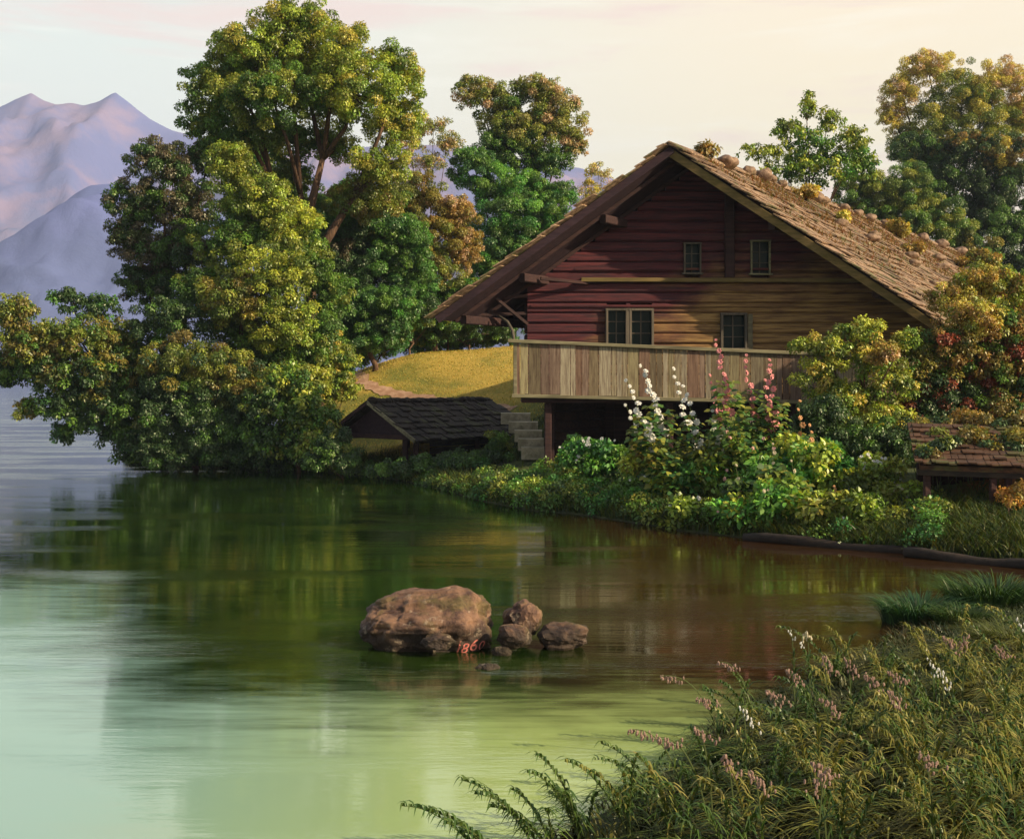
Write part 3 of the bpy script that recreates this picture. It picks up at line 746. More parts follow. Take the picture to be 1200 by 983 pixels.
# roof planes
def rp(u, v, side, h=0.):
    s = SR if side > 0 else SL
    nrm = (Vector((side, 0, -s)).cross(DV) * (-side)).normalized()
    if nrm.z < 0: nrm = -nrm
    return A + DV * u + Vector((side * v, 0, -s * v)) + nrm * h
VR, VL = 9.9, 7.15
def plane_slab(g, side, vmax, h0, h1):
    g.hexa([rp(0, 0, side, h0), rp(0, vmax, side, h0), rp(HL, vmax, side, h0), rp(HL, 0, side, h0)],
           [rp(0, 0, side, h1), rp(0, vmax, side, h1), rp(HL, vmax, side, h1), rp(HL, 0, side, h1)])
def shingles(g, side, vmax, m0, cw=.42, uw=(.3, .75), over=.12):
    v = vmax + .15; row = 0
    while v > .1:
        u = -random.uniform(0, over) - .05
        while u < HL:
            w = random.uniform(*uw) * (1 if u < 12 else 1.5)
            l0 = random.uniform(.01, .05); lift = random.uniform(.04, .17)
            va = v + random.uniform(-.05, .05); vb = max(0, v - cw * 1.35)
            u1 = u + w - .02
            b = [rp(u, va, side, l0 + lift * .6), rp(u1, va, side, l0 + lift * .6), rp(u1, vb, side, l0), rp(u, vb, side, l0)]
            t = [rp(u, va, side, l0 + lift * .6 + .04), rp(u1, va, side, l0 + lift * .6 + .04), rp(u1, vb, side, l0 + .04), rp(u, vb, side, l0 + .04)]
            if side < 0: b.reverse(); t.reverse()
            g.hexa(b, t, m0); u += w
        v -= cw; row += 1
g = Geo()
plane_slab(g, 1, VR, -.14, -.02)
plane_slab(g, -1, VL, -.14, -.02)
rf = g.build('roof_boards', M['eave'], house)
g = Geo(); shingles(g, 1, VR, 0, over=.22); rr_ = g.build('roof', M['shingle'], house)
g = Geo(); shingles(g, -1, VL, 0, .42, (.4, 1.0), .34); g.build('roof', M['shingle'], house)['label'] = 'shaded left slope of the shingle roof'
rr_['label'] = 'sunlit right slope of the shingle roof'
g = Geo()
for k_ in range(61):
    u = k_ * .75 - .1
    for sd in (1, -1):
        a = rp(u, -.05, sd, .10); b = rp(u + .70, -.05, sd, .10); c = rp(u + .70, .38, sd, .13 + random.uniform(0, .03)); d = rp(u, .38, sd, .13)
        up = Vector((0, 0, .05))
        g.hexa([a, b, c, d] if sd < 0 else [d, c, b, a], [q + up for q in ([a, b, c, d] if sd < 0 else [d, c, b, a])])
g.build('ridge_cap', M['shingle'], house)
for sd, vm, mt in ((1, VR, 'barge'), (-1, VL, 'eave')):  # right board coloured as sunlit, left one coloured as in shade
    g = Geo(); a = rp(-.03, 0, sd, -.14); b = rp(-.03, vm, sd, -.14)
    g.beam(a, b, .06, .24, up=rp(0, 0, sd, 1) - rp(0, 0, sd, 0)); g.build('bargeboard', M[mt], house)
# purlins and braces under the overhang
for sd, vs_ in ((1, (0.0, 3.2, 6.4)), (-1, (2.6, 5.1, 6.9))):
    for v in vs_:
        g = Geo(); a = rp(.25 if sd > 0 else .75, v, sd, -.32); b = rp(4.5, v, sd, -.32); g.beam(a, b, .22, .26); g.build('purlin', M['darkwood'], house)
for k_ in range(12):
    u = .8 + k_ * 1.05
    g = Geo(); g.beam(rp(u, .3, -1, -.20), rp(u, VL - .05, -1, -.20), .09, .11); g.build('rafter', M['darkwood'], house)
# lean-to posts and rails under the left eave, curved pale brace
g = Geo(); g.tube([(.06, WL - .9, 4.62), (.02, WL - .7, 4.95), (-.14, WL - .5, 5.25), (-.42, WL - .3, 5.45)], [.05, .055, .05, .035], 8)
g.build('brace', M['window'], house, smooth=True)
for (a, b) in (((-1.9, 37.4, 5.85), (.49, 38.0, 6.10)), ((-1.6, 37.6, 5.45), (.45, 38.1, 5.55)), ((-.9, 37.3, 6.3), (.49, 38., 5.2)), ((.5, 37.3, 7.2), (2.6, 37.9, 8.2)), ((.9, 37.4, 6.6), (2.4, 37.9, 6.5))):
    g = Geo(); g.beam(a, b, .09, .10); g.build('strut', M['darkwood'], house)
# ------------------------------------------------------------------ stones weighting the roof
def rock_mesh(c, rad, seed, sub=3, rough=.22, flat_bottom=None, freq=1.4):
    bm = bmesh.new(); bmesh.ops.create_icosphere(bm, subdivisions=sub, radius=1)
    for v in bm.verts:
        p = v.co.copy(); q = p * freq + Vector((seed * 3.1, seed * 1.7, seed))
        n1 = noise.noise(q) * rough + abs(noise.noise(q * 2.3)) * rough * .5 + noise.fractal(q * 4, 1, 2, 3) * rough * .22
        p *= 1 + n1
        v.co = Vector((p.x * rad[0], p.y * rad[1], p.z * rad[2])) + Vector(c)
    V = np.array([v.co[:] for v in bm.verts]); Fc = [tuple(v.index for v in f.verts) for f in bm.faces]
    bm.free()
    return V, Fc
ORD = 'first second third fourth fifth sixth seventh eighth ninth tenth eleventh twelfth thirteenth fourteenth fifteenth sixteenth'.split()
u = 3.1
ridge_st = [(3.3, .28, .45, .32), (5.3, .22, .30, .25), (6.3, .30, .48, .36), (7.3, .2, .30, .24), (8.1, .3, .26, .22), (11.2, .5, .42, .3), (12.6, .3, .30, .22), (14.6, .4, .34, .26), (16.4, .4, .30, .24), (18.1, .4, .36, .26), (20.2, .4, .34, .26), (23, .4, .36, .28), (26.5, .4, .4, .3), (30, .4, .5, .35), (34, .4, .5, .35), (38, .4, .6, .4)]
for i_, (u, v, r1, r2) in enumerate(ridge_st):
    c = rp(u, v, 1, .12 + r2 * .38)
    V, Fc = rock_mesh(c, (r1 * .72, r1 * .62, r2 * .66), i_ + 2, 3, .34)
    o = link('roof_stone', V, Fc, M['stone'], origin=c, smooth=True)
    tag(o, f'rounded stone weighting the roof ridge, {ORD[i_]} in the row counted from the gable peak', 'stone', 'stones along the roof ridge')
slope_st = [(8.6, 2.3, .34, .2), (10.2, 2.9, .42, .22), (12.2, 2.4, .3, .2), (13.8, 3.4, .38, .2), (15.9, 2.6, .34, .22), (17.8, 3.6, .4, .22), (21, 2.6, .4, .25), (9.0, 5.6, .30, .16), (12.0, 5.9, .36, .18), (24, 3.2, .5, .3), (27, 2.4, .5, .3), (31, 3.4, .6, .35), (11.2, 4.2, .32, .2), (15, 5., .4, .22)]
for i_, (u, v, r1, r2) in enumerate(slope_st):
    c = rp(u, v, 1, .12 + r2 * .3)
    V, Fc = rock_mesh(c, (r1 * .8, r1 * .6, r2 * .7), i_ + 32, 3, .34)
    o = link('roof_stone', V, Fc, M['stone'], origin=c, smooth=True)
    tag(o, f'flat stone lying on the sunlit roof slope below the ridge, {ORD[i_]} from the gable', 'stone', 'stones on the roof slope')
# ------------------------------------------------------------------ blades and tufts
def blades(f, base, h, lean, w, col, seg=4, droop=.5):
    """curved grass blades as ribbons: base (n,3), h (n), lean (n,3) horizontal direction"""
    n = len(base); ts = np.linspace(0, 1, seg + 1)
    V = []
    side = unit(np.cross(lean, np.array([0, 0, 1.])) + rng.normal(0, .3, (n, 3)) * np.array([1, 1, 0]))
    for t in ts:
        c = base + np.array([0, 0, 1.]) * (h * (t - droop * t * t * .75))[:, None] + lean * (h * (t ** 1.6) * .8)[:, None]
        ww = (w * (1 - t) ** .7 * .5 + .0004)[:, None]
        V += [c - side * ww, c + side * ww]
    V = np.stack(V, 1)      # n, 2(seg+1), 3
    m = 2 * (seg + 1)
    fi = np.array([[2 * i, 2 * i + 1, 2 * i + 3, 2 * i + 2] for i in range(seg)])
    Fc = (np.arange(n)[:, None, None] * m + fi[None]).reshape(-1, 4)
    tt = np.repeat(ts, 2)[None, :, None]
    c = col[:, None, :] * (.85 + .45 * tt)
    C_ = np.concatenate([c, np.ones((n, m, 1))], 2).reshape(-1, 4)
    f.append((V.reshape(-1, 3), Fc, C_))
def build_blades(f, name, parent=None, origin=None, m='grass'):
    V = []; Fc = []; C_ = []; o = 0
    for v, q, c in f: V.append(v); Fc.append(q + o); C_.append(c); o += len(v)
    return link(name, np.concatenate(V), np.concatenate(Fc), M[m], parent, origin, False, np.concatenate(C_))
# moss and dry grass growing on the roof
f = []
n = 15000
uu = rng.uniform(1.5, HL, n); vv = np.abs(rng.normal(0, 2.8, n)); keep = (noise_mask := np.array([noise.noise(Vector((a * .35, b * .6, 3))) for a, b in zip(uu, vv)])) > -.02
uu = uu[keep]; vv = np.minimum(vv[keep], 9)
base = np.array([rp(a, b, 1, .08)[:] for a, b in zip(uu, vv)])
lean = unit(rng.normal(0, 1, (len(uu), 3)) * np.array([1, 1, 0.01]))
cb = np.array([(.22, .11, .03), (.34, .21, .09), (.16, .15, .03), (.24, .09, .03)])[rng.integers(0, 4, len(uu))] * rng.uniform(.7, 1.2, (len(uu), 1))
blades(f, base, rng.uniform(.10, .36, len(uu)), lean * .7, rng.uniform(.03, .06, len(uu)), cb, 3)
tag(build_blades(f, 'roof_grass'), 'dry reddish grass and moss growing along the roof', kind='stuff')
for i_, (u, v, s_, pl, lab) in enumerate([(2.0, .2, .35, RUS + ROS, 'small rusty plant growing just behind the gable peak'), (9.3, .8, .45, RUS + GLD, 'orange tufted plant on the roof between two groups of ridge stones'),
                                     (10.3, 1.9, .35, YEL + GLD, 'small green plant rooted on the sunlit roof slope'), (15.2, 3.2, .5, RUS, 'low red brown shrub spreading over the middle of the roof slope'),
                                     (14.6, 5.4, .5, YEL + BRT, 'bright green clump of weeds low on the roof slope'), (19.5, 1.2, .6, RUS + GLD, 'rusty shrub growing near the far end of the roof ridge'),
   (9.5, 7.6, .7, YEL + GLD, 'yellow green shrub rooted low on the roof slope near its gable corner'), (13.5, 7.4, .9, RUS + GLD, 'large rusty shrub overgrowing the lower roof slope'), (18.5, 5.4, 1.0, OLV + RUS, 'olive and rust shrub overgrowing the far half of the roof slope'), (25, 3.6, 1.1, RUS + OLV, 'wide rusty shrub on the roof slope near the right edge')]):
    c = rp(u, v, 1, .1); t = thing('roof_plant', c, lab, 'plant', 'plants growing on the roof')
    f = Fol(); lobe(f, np.array(c) + (0, 0, s_ * .6), (s_, s_ * .8, s_ * .6), pl, .13, 1., cr=.2); f.build('leaves', t)
    g = Geo()
    for q in range(5):
        g.tube([c, Vector(c) + Vector((random.uniform(-.3, .3), random.uniform(-.3, .3), s_ * .9))], [.018, .008], 4)
    g.build('stem', M['bark_dark'], t)

# ------------------------------------------------------------------ boathouse on the far shore
bc = Vector(P(440, 505, 43)); bc.z = 0
bd = Vector((.66, .75, 0)).normalized(); bs = Vector((.75, -.66, 0)).normalized()   # ridge direction, gable width direction
boat = thing('boathouse', (bc.x, bc.y, .2), 'small dark timber boathouse with low shingle roof at the shore below the meadow', 'boathouse')
BL, BW, rzb, ezb = 5.9, 2.1, 2.62, 1.50
def bp_(u, w, z): v = bc + bd * u + bs * w; return Vector((v.x, v.y, z))
def broof(g, sgn):
    sl_ = (rzb - ezb) / BW
    v = 0
    e_ = BW + .30
    q = [bp_(-.3, 0, rzb - .10), bp_(BL + .3, 0, rzb - .10), bp_(BL + .3, sgn * e_, rzb - .10 - sl_ * e_), bp_(-.3, sgn * e_, rzb - .10 - sl_ * e_)]
    if sgn > 0: q.reverse()
    g.hexa(q, [k_ + Vector((0, 0, .06)) for k_ in q])
    rows = 7; cw = (BW + .35) / rows
    for r_ in range(rows):
        w0 = r_ * cw; w1 = w0 + cw * 1.25
        u = -.35 - random.uniform(0, .1)
        while u < BL + .2:
            wd_ = random.uniform(.12, .42); u1 = min(u + wd_, BL + .4)
            z0 = rzb - sl_ * w0 + random.uniform(.02, .06) - r_ * .004; z1 = rzb - sl_ * w1 + random.uniform(.04, .12)
            b = [bp_(u, sgn * w0, z0), bp_(u1 - .02, sgn * w0, z0), bp_(u1 - .02, sgn * w1, z1), bp_(u, sgn * w1, z1)]
            if sgn > 0: b.reverse()
            g.hexa(b, [q + Vector((0, 0, .045)) for q in b]); u += wd_
for sgn in (1, -1):
    g = Geo(); broof(g, sgn); g.build('roof', M['shingle_dark'], boat)
g = Geo()
for k_ in range(34):
    u = -.2 + k_ * (BL + .2) / 33; c = bp_(u, random.uniform(-.08, .08), rzb + .03 + random.uniform(0, .05))
    V, Fc = rock_mesh(c, (random.uniform(.16, .26), .17, random.uniform(.08, .15)), k_ + 60, 2); g.add(V.tolist(), Fc)
g.build('ridge_turf', M['shingle_dark'], boat, smooth=True)
g = Geo()
g.add([bp_(.05, -BW + .1, ezb - .02), bp_(.05, BW - .1, ezb - .02), bp_(.05, 0, rzb - .06), bp_(.12, -BW + .1, ezb - .02), bp_(.12, BW - .1, ezb - .02), bp_(.12, 0, rzb - .06)],
      [(0, 1, 2), (5, 4, 3), (0, 3, 4, 1), (1, 4, 5, 2), (2, 5, 3, 0)])
g.build('gable_board', M['eave'], boat)
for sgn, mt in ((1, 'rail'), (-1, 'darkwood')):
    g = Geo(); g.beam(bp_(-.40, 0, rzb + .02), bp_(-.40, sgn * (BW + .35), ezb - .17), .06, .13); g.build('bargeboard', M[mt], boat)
for u, w in ((.2, -BW + .35), (.2, BW - .2), (.2, BW - .75), (3.3, BW - .2), (6.3, BW - .2), (6.3, -BW + .3), (3.3, -BW + .3)):
    g = Geo(); g.beam(bp_(u, w, -.4), bp_(u, w, ezb), .2, .2, up=(0, 1, 0)); g.build('post', M['darkwood'], boat)
g = Geo()
for k_ in range(5):
    z = .15 + k_ * .26; g.beam(bp_(.9, BW - .22, z), bp_(6.4, BW - .22, z), .06, .235)
g.build('side_wall', M['shingle_dark'], boat)
g = Geo(); g.beam(bp_(.0, -BW, ezb - .08), bp_(.0, BW, ezb - .08), .14, .16); g.build('tie_beam', M['darkwood'], boat)

# ------------------------------------------------------------------ low shelter on the right
S0 = Vector(P(1078, 545, 25.2)); S1 = Vector(P(1215, 553, 24.6))
sh = thing('boat_shelter', (10.2, 25.4, .2), 'low open shelter with sloping brown shingle roof at the right end of the bank', 'shelter')
rx = (S1 - S0); rx.z = 0; rx.normalize(); ry_ = Vector((-rx.y, rx.x, 0))
def sp_(a, b, h=0.):
    p = S0 + rx * a + ry_ * b; return Vector((p.x, p.y, S0.z - a * .02 + b * .27 + h))
g = Geo(); SLN = 4.4
g.hexa([sp_(0, 0, -.1), sp_(SLN, 0, -.1), sp_(SLN, 2.8, -.1), sp_(0, 2.8, -.1)], [sp_(0, 0), sp_(SLN, 0), sp_(SLN, 2.8), sp_(0, 2.8)])
for r_ in range(8):
    b0 = -.08 + r_ * .35; a = -.1
    while a < SLN:
        w = random.uniform(.08, .26); h0 = random.uniform(.03, .10)
        q = [sp_(a, b0, h0), sp_(a + w - .01, b0, h0), sp_(a + w - .01, b0 + .45, random.uniform(.01, .03)), sp_(a, b0 + .45, .015)]
        g.hexa(q, [k_ + Vector((0, 0, .03)) for k_ in q]); a += w
g.build('roof', M['shingle_brown'], sh)
for a, b in ((.15, .15), (1.75, .12), (1.45, .10), (4.2, .15), (.15, 2.4), (2.0, 2.4), (4.2, 2.4)):
    p = sp_(a, b, -.1); g = Geo(); g.beam((p.x, p.y, -.1), (p.x, p.y, p.z), .13, .13, up=(0, 1, 0)); g.build('post', M['darkwood'], sh)
g = Geo()
for k_ in range(10):
    a = .12 + k_ * .165; p = sp_(a, 2.35, -.1); q = sp_(a + .155, 2.35, -.1)
    g.box(p.x, q.x, p.y, p.y + .04, -.05, p.z)
g.build('back_wall', M['darkwood'], sh)
g = Geo(); g.beam(sp_(-.05, .05, -.17), sp_(SLN, .05, -.17), .1, .12); g.build('eave_beam', M['log'], sh)

# logs edging the bank
for i_, (p0, p1, lab) in enumerate([((872, 633), (1075, 650), 'long dark log edging the bank below the flowering plants'), ((1060, 652), (1235, 669), 'dark log lying at the water below the low shelter')]):
    a = G(*p0); b = G(*p1); g = Geo()
    pts = [(a[0] + (b[0] - a[0]) * t, a[1] + (b[1] - a[1]) * t, .06 + .04 * math.sin(t * 7 + i_)) for t in np.linspace(0, 1, 9)]
    g.tube(pts, [.09, .11, .10, .12, .11, .10, .11, .10, .08], 9)
    tag(g.build('log', M['log'], origin=pts[4], smooth=True), lab, 'log', 'logs edging the bank')

# stone steps and dirt path up the meadow
st = thing('stone_steps', ground_hit(620, 505, 34, 48), 'flight of pale stone steps climbing from the boathouse to the path', 'steps')
for i_, (px, py, w) in enumerate([(604, 484, 34), (613, 494, 34), (619, 504, 32), (622, 514, 30), (627, 524, 32)]):
    Ys = 43.6 - i_ * 1.05; p = P(px, py, Ys); s = Ys / F * w / 2
    g = Geo(); z = p[2]
    g.hexa([(p[0] - s, Ys - .22, z - .4), (p[0] + s, Ys - .22, z - .4), (p[0] + s * 1.05, Ys + .55, z - .4), (p[0] - s, Ys + .55, z - .4)],
           [(p[0] - s, Ys - .25, z), (p[0] + s, Ys - .25, z - .02), (p[0] + s * 1.05, Ys + .55, z), (p[0] - s, Ys + .55, z)])
    g.build('step', M['step'], st)
pm, t, b = mat('dirt_path')
gp = N(t, 'ShaderNodeNewGeometry').outputs['Position']
n1 = noise_(t, gp, 3, 6, .7)
t.links.new(mix(t, maprange(t, n1, .35, .65), (.36, .20, .12), (.55, .36, .25)), b.inputs['Base Color']); b.inputs['Roughness'].default_value = .95
pts = [ground_hit(px, py, 40, 70) for px, py in [(424, 430), (416, 437), (424, 448), (440, 456), (465, 462), (495, 468), (530, 473), (565, 477), (600, 481)]]
V = []; Fc = []
fine = []
for a, b_ in zip(pts[:-1], pts[1:]):
    for t_ in np.linspace(0, 1, 6, endpoint=False): fine.append(a + (b_ - a) * t_)
fine.append(pts[-1])
for i_, p in enumerate(fine):
    d = fine[min(i_ + 1, len(fine) - 1)] - fine[max(i_ - 1, 0)]; d[2] = 0; d = unit(d)
    nn = np.array([-d[1], d[0], 0]); w = .30 + .07 * math.sin(i_ * 1.3) + .05 * math.sin(i_ * 3.7)
    for s in (-1, -.33, .33, 1):
        q = p + nn * w * s; V.append((q[0], q[1], hz(q[0], q[1]) + .03))
    if i_:
        for s in range(3):
            o = 4 * (i_ - 1) + s; Fc.append((o, o + 4, o + 5, o + 1))
tag(link('path', np.array(V), Fc, pm), 'pinkish dirt path curving round the edge of the meadow', kind='structure')
# short meadow grass
f = []
n = 42000
bx = rng.uniform(-10, 4.5, n); by = rng.uniform(40, 70, n); bz = height(bx, by)
pv = sdist(mainpoly, bx, by) > 1.0
inm = ((bx + 2.6) / 6.2) ** 2 + ((by - 54.5) / 10.5) ** 2 < 1 + rng.normal(0, .12, n)
pp = np.array(fine); dpath = np.min(np.hypot(bx[:, None] - pp[None, :, 0], by[:, None] - pp[None, :, 1]), 1)
k_ = pv & (dpath > rng.uniform(.12, .36, len(dpath)))
bx, by, bz, inm = bx[k_], by[k_], bz[k_], inm[k_]
n = len(bx); base = np.stack([bx, by, bz - .02], 1)
cg = np.where(inm[:, None], np.array([(.60, .42, .09), (.50, .40, .07), (.34, .36, .06)])[rng.integers(0, 3, n)], np.array([(.07, .11, .02), (.12, .14, .025), (.05, .08, .02)])[rng.integers(0, 3, n)]) * rng.uniform(.75, 1.2, (n, 1))
blades(f, base, np.where(inm, rng.uniform(.07, .16, n), rng.uniform(.15, .35, n)), unit(rng.normal(0, 1, (n, 3)) * np.array([1, 1, .01])) * .6, np.full(n, .035), cg, 2)
tag(build_blades(f, 'meadow_grass'), 'short golden meadow grass and greener verge', kind='stuff')

# ------------------------------------------------------------------ shrubs on the bank, right
tree('golden_shrub', 'yellow green shrub with coral sprays in front of the right end of the balcony', 'shrub', 1000, 33,
     [(968, 408, 34, 14, 0, 0), (1008, 388, 26, 14, 0, 0), (1018, 424, 36, 18, 0, 1), (958, 438, 32, 16, 0, 0), (1040, 452, 32, 22, 0, 0), (985, 462, 40, 22, 0, 0), (1035, 415, 20, 14, -1, 2), (1020, 490, 44, 24, 0, 0)],
     [YEL + OLV + GLD[:1], OLV + GLD + YEL, RUS + ROS[:1]], L=.15, r0=.07, gap=.1, k=6, dens=.7)
tree('autumn_creeper_shrub', 'tall shrub with orange and dark red leaves climbing over the roof corner', 'shrub', 1130, 33.5,
     [(1112, 352, 26, 20, 1, 0), (1150, 330, 30, 18, 1, 0), (1192, 335, 30, 22, 1, 1), (1140, 378, 40, 26, 0, 0), (1185, 392, 34, 36, 0, 2), (1112, 412, 40, 30, 0, 2), (1165, 432, 44, 34, 0, 2), (1075, 436, 30, 26, 0, 2),
      (1105, 465, 42, 34, 0, 3), (1170, 482, 48, 26, 0, 2), (1075, 488, 36, 28, 0, 3), (1060, 400, 22, 16, 0, 1), (1205, 450, 30, 40, 0, 3)],
     [RUS + GLD + OLV[:1], YEL + OLV + RUS[:1], BRN + RUS[:1] + GRN + [(.14, .03, .02)], DRK + [(.12, .03, .02)]], L=.15, r0=.12, k=6, dens=.7)
tree('dark_shrub', 'dark green shrub in shade behind the flowering plants', 'shrub', 1000, 31.5,
     [(960, 492, 34, 24, 0, 0), (1000, 520, 46, 26, 0, 0), (1055, 520, 40, 28, 0, 0), (940, 530, 34, 24, 0, 0), (1050, 560, 44, 30, 0, 0), (990, 560, 44, 28, 0, 0)],
     [DRK + GRN[:1]], L=.14, r0=.06, dens=.9)
tree('orange_bush', 'orange leaved bush beside the posts of the low shelter', 'bush', 1196, 24.6,
     [(1192, 600, 20, 26, 0, 0), (1205, 575, 16, 14, 0, 0), (1185, 632, 24, 12, -1, 0)], [RUS + [(.34, .14, .03), (.40, .16, .04)]], L=.12, r0=.04)

tree('roof_creeper', 'low creeper with dark and rusty leaves growing over the top of the low shelter', 'creeper', 1150, 28.2,
     [(1105, 524, 20, 9, -2.2, 0), (1140, 516, 22, 10, -1.8, 1), (1178, 522, 22, 10, -2.2, 0), (1200, 512, 20, 10, -1.8, 1), (1085, 535, 12, 9, -2.6, 0), (1100, 500, 26, 12, 0, 0), (1135, 494, 28, 12, 0, 1), (1170, 500, 30, 12, -.6, 0), (1205, 498, 26, 14, -.6, 1), (1088, 520, 16, 16, -1.2, 0), (1150, 512, 22, 8, -1.2, 1)], [DRK + BRN + OLV[:1], RUS + BRN], L=.14, r0=.03, k=6)
for (nm_, lab, x_, Y_, lb, pl) in [
    ('waterside_shrub', 'dark shrub hiding the left post of the boathouse', 395, 41.5, [(388, 520, 22, 18), (405, 540, 24, 12), (372, 538, 22, 12)], [GRN + DRK + OLV[:1]]),
    ('waterside_shrub', 'low dark bush in front of the boathouse side wall', 520, 40.3, [(500, 545, 34, 10), (545, 540, 34, 14), (460, 548, 30, 8), (575, 545, 24, 14)], [DRK + GRN]),
    ('waterside_shrub', 'weedy bush at the rear corner of the boathouse roof', 590, 41.5, [(585, 522, 14, 16), (598, 540, 18, 14)], [GRN + OLV])]:
    tree(nm_, lab, 'shrub', x_, Y_, lb, pl, L=.14, r0=.03, group='shrubs round the boathouse')
# undergrowth along the far bank
f = Fol()
pal_u = [GRN + BRT, GRN + DRK[2:] + OLV[:1], OLV + GRN, YEL + OLV + BRT]
shp = np.array(SHORE)
for i_ in range(860):
    px = rng.uniform(150, 1100); kx = np.interp(px, [150, 250, 330, 400, 470, 520, 560, 620, 680, 740, 800, 880, 960, 1050, 1120], [544, 548, 550, 555, 563, 574, 586, 598, 603, 612, 622, 631, 640, 648, 655])
    a = np.array(G(px, kx)); d = abs(rng.normal(0, 1)) * 2.4 + .05
    if px < 560: d = abs(rng.normal(0, 1)) * .6
    if 770 < px < 1080 and rng.random() < .75: continue
    x, y = a[0] + (px - 600) / F * d, a[1] + d
    z = hz(x, y)
    if z < -.05: continue
    r_ = rng.uniform(.14, .36) * (.8 if d < .5 else 1)
    if px < 560: r_ *= .75
    pal = pal_u[1] if px < 540 else (pal_u[int(rng.integers(0, 4))] if d > .6 else pal_u[int(rng.integers(0, 2))])
    clump(f, np.array([x, y, z + r_ * .5]), r_, int(260 * r_ * r_ / .12) + 8, .085, pal[int(rng.integers(len(pal)))], .8, 4, .3)
tag(f.build('undergrowth', m='leaf'), 'tangled green undergrowth covering the bank below the farmhouse', kind='stuff')
f = []
n = 34000
px = rng.uniform(150, 1210, n); kx = np.interp(px, [150, 250, 330, 400, 470, 520, 560, 620, 680, 740, 800, 880, 960, 1050, 1210], [544, 548, 550, 555, 563, 574, 586, 598, 603, 612, 622, 631, 640, 648, 662])
Yb = CAMZ * F / (kx - 450); d = np.abs(rng.normal(0, 1.8, n)) + .02
Y = Yb + d; X = (px - 600) / F * Y; Z = height(X, Y)
keep = Z > -.04
X, Y, Z = X[keep], Y[keep], Z[keep]; n = len(X)
cg = np.array([(.05, .09, .015), (.09, .13, .02), (.03, .06, .015), (.12, .12, .02)])[rng.integers(0, 4, n)] * rng.uniform(.7, 1.3, (n, 1))
blades(f, np.stack([X, Y, Z - .03], 1), rng.uniform(.2, .6, n), unit(rng.normal(0, 1, (n, 3)) * np.array([1, 1, .01])) * .7, np.full(n, .03), cg, 3)
tag(build_blades(f, 'bank_grass'), 'rough grass along the waterline of the far bank', kind='stuff')

# ------------------------------------------------------------------ flowering plants on the bank
def blossom_mesh(r):
    f = Fol(); n = 7
    for ring, (el, s) in enumerate(((.15, 1.), (.8, .7))):
        th = np.arange(n) * 2 * math.pi / n + ring * .4
        ax = np.stack([np.cos(th) * math.cos(el), np.sin(th) * math.cos(el), np.full(n, math.sin(el))], 1)
        nr = np.stack([-np.cos(th) * math.sin(el), -np.sin(th) * math.sin(el), np.full(n, math.cos(el))], 1)
        f.leaves(np.zeros((n, 3)), ax, nr, np.full(n, r * s), np.full(n, r * s * .9), np.ones((n, 3)), 6)
    return f
def petal_mat(name, c):
    m, t, b = mat(name); b.inputs['Base Color'].default_value = (*c, 1); b.inputs['Roughness'].default_value = .6
    b.inputs['Subsurface Weight'].default_value = 0
    return m
PM = {'white': petal_mat('white_petal', (.80, .80, .76)), 'pink': petal_mat('pink_petal', (.80, .33, .34)), 'palepink': petal_mat('pale_pink_petal', (.80, .50, .45)),
      'mauve': petal_mat('mauve_petal', (.45, .33, .42)), 'peach': petal_mat('peach_petal', (.75, .42, .20)), 'blush': petal_mat('blush_seed', (.34, .22, .18)), 'cream': petal_mat('cream_petal', (.62, .55, .38))}
BLS = {}
for kf in PM:
    fb = blossom_mesh(1.0); V = np.concatenate(fb.V); me = bpy.data.meshes.new('blossom')
    me.from_pydata(V.tolist(), [], np.arange(len(V)).reshape(-1, 6).tolist()); me.materials.append(PM[kf]); BLS[kf] = me
def blossom(parent, p, r, kind):
    o = bpy.data.objects.new('blossom', BLS[kind]); COL.objects.link(o); o.parent = parent
    o.location = Vector(p) - Vector(ORG[parent.name].tolist())
    o.scale = (r, r, r)
    o.rotation_euler = (R(random.uniform(35, 95)), 0, random.uniform(-.9, .9)); ORG[o.name] = np.array(p)
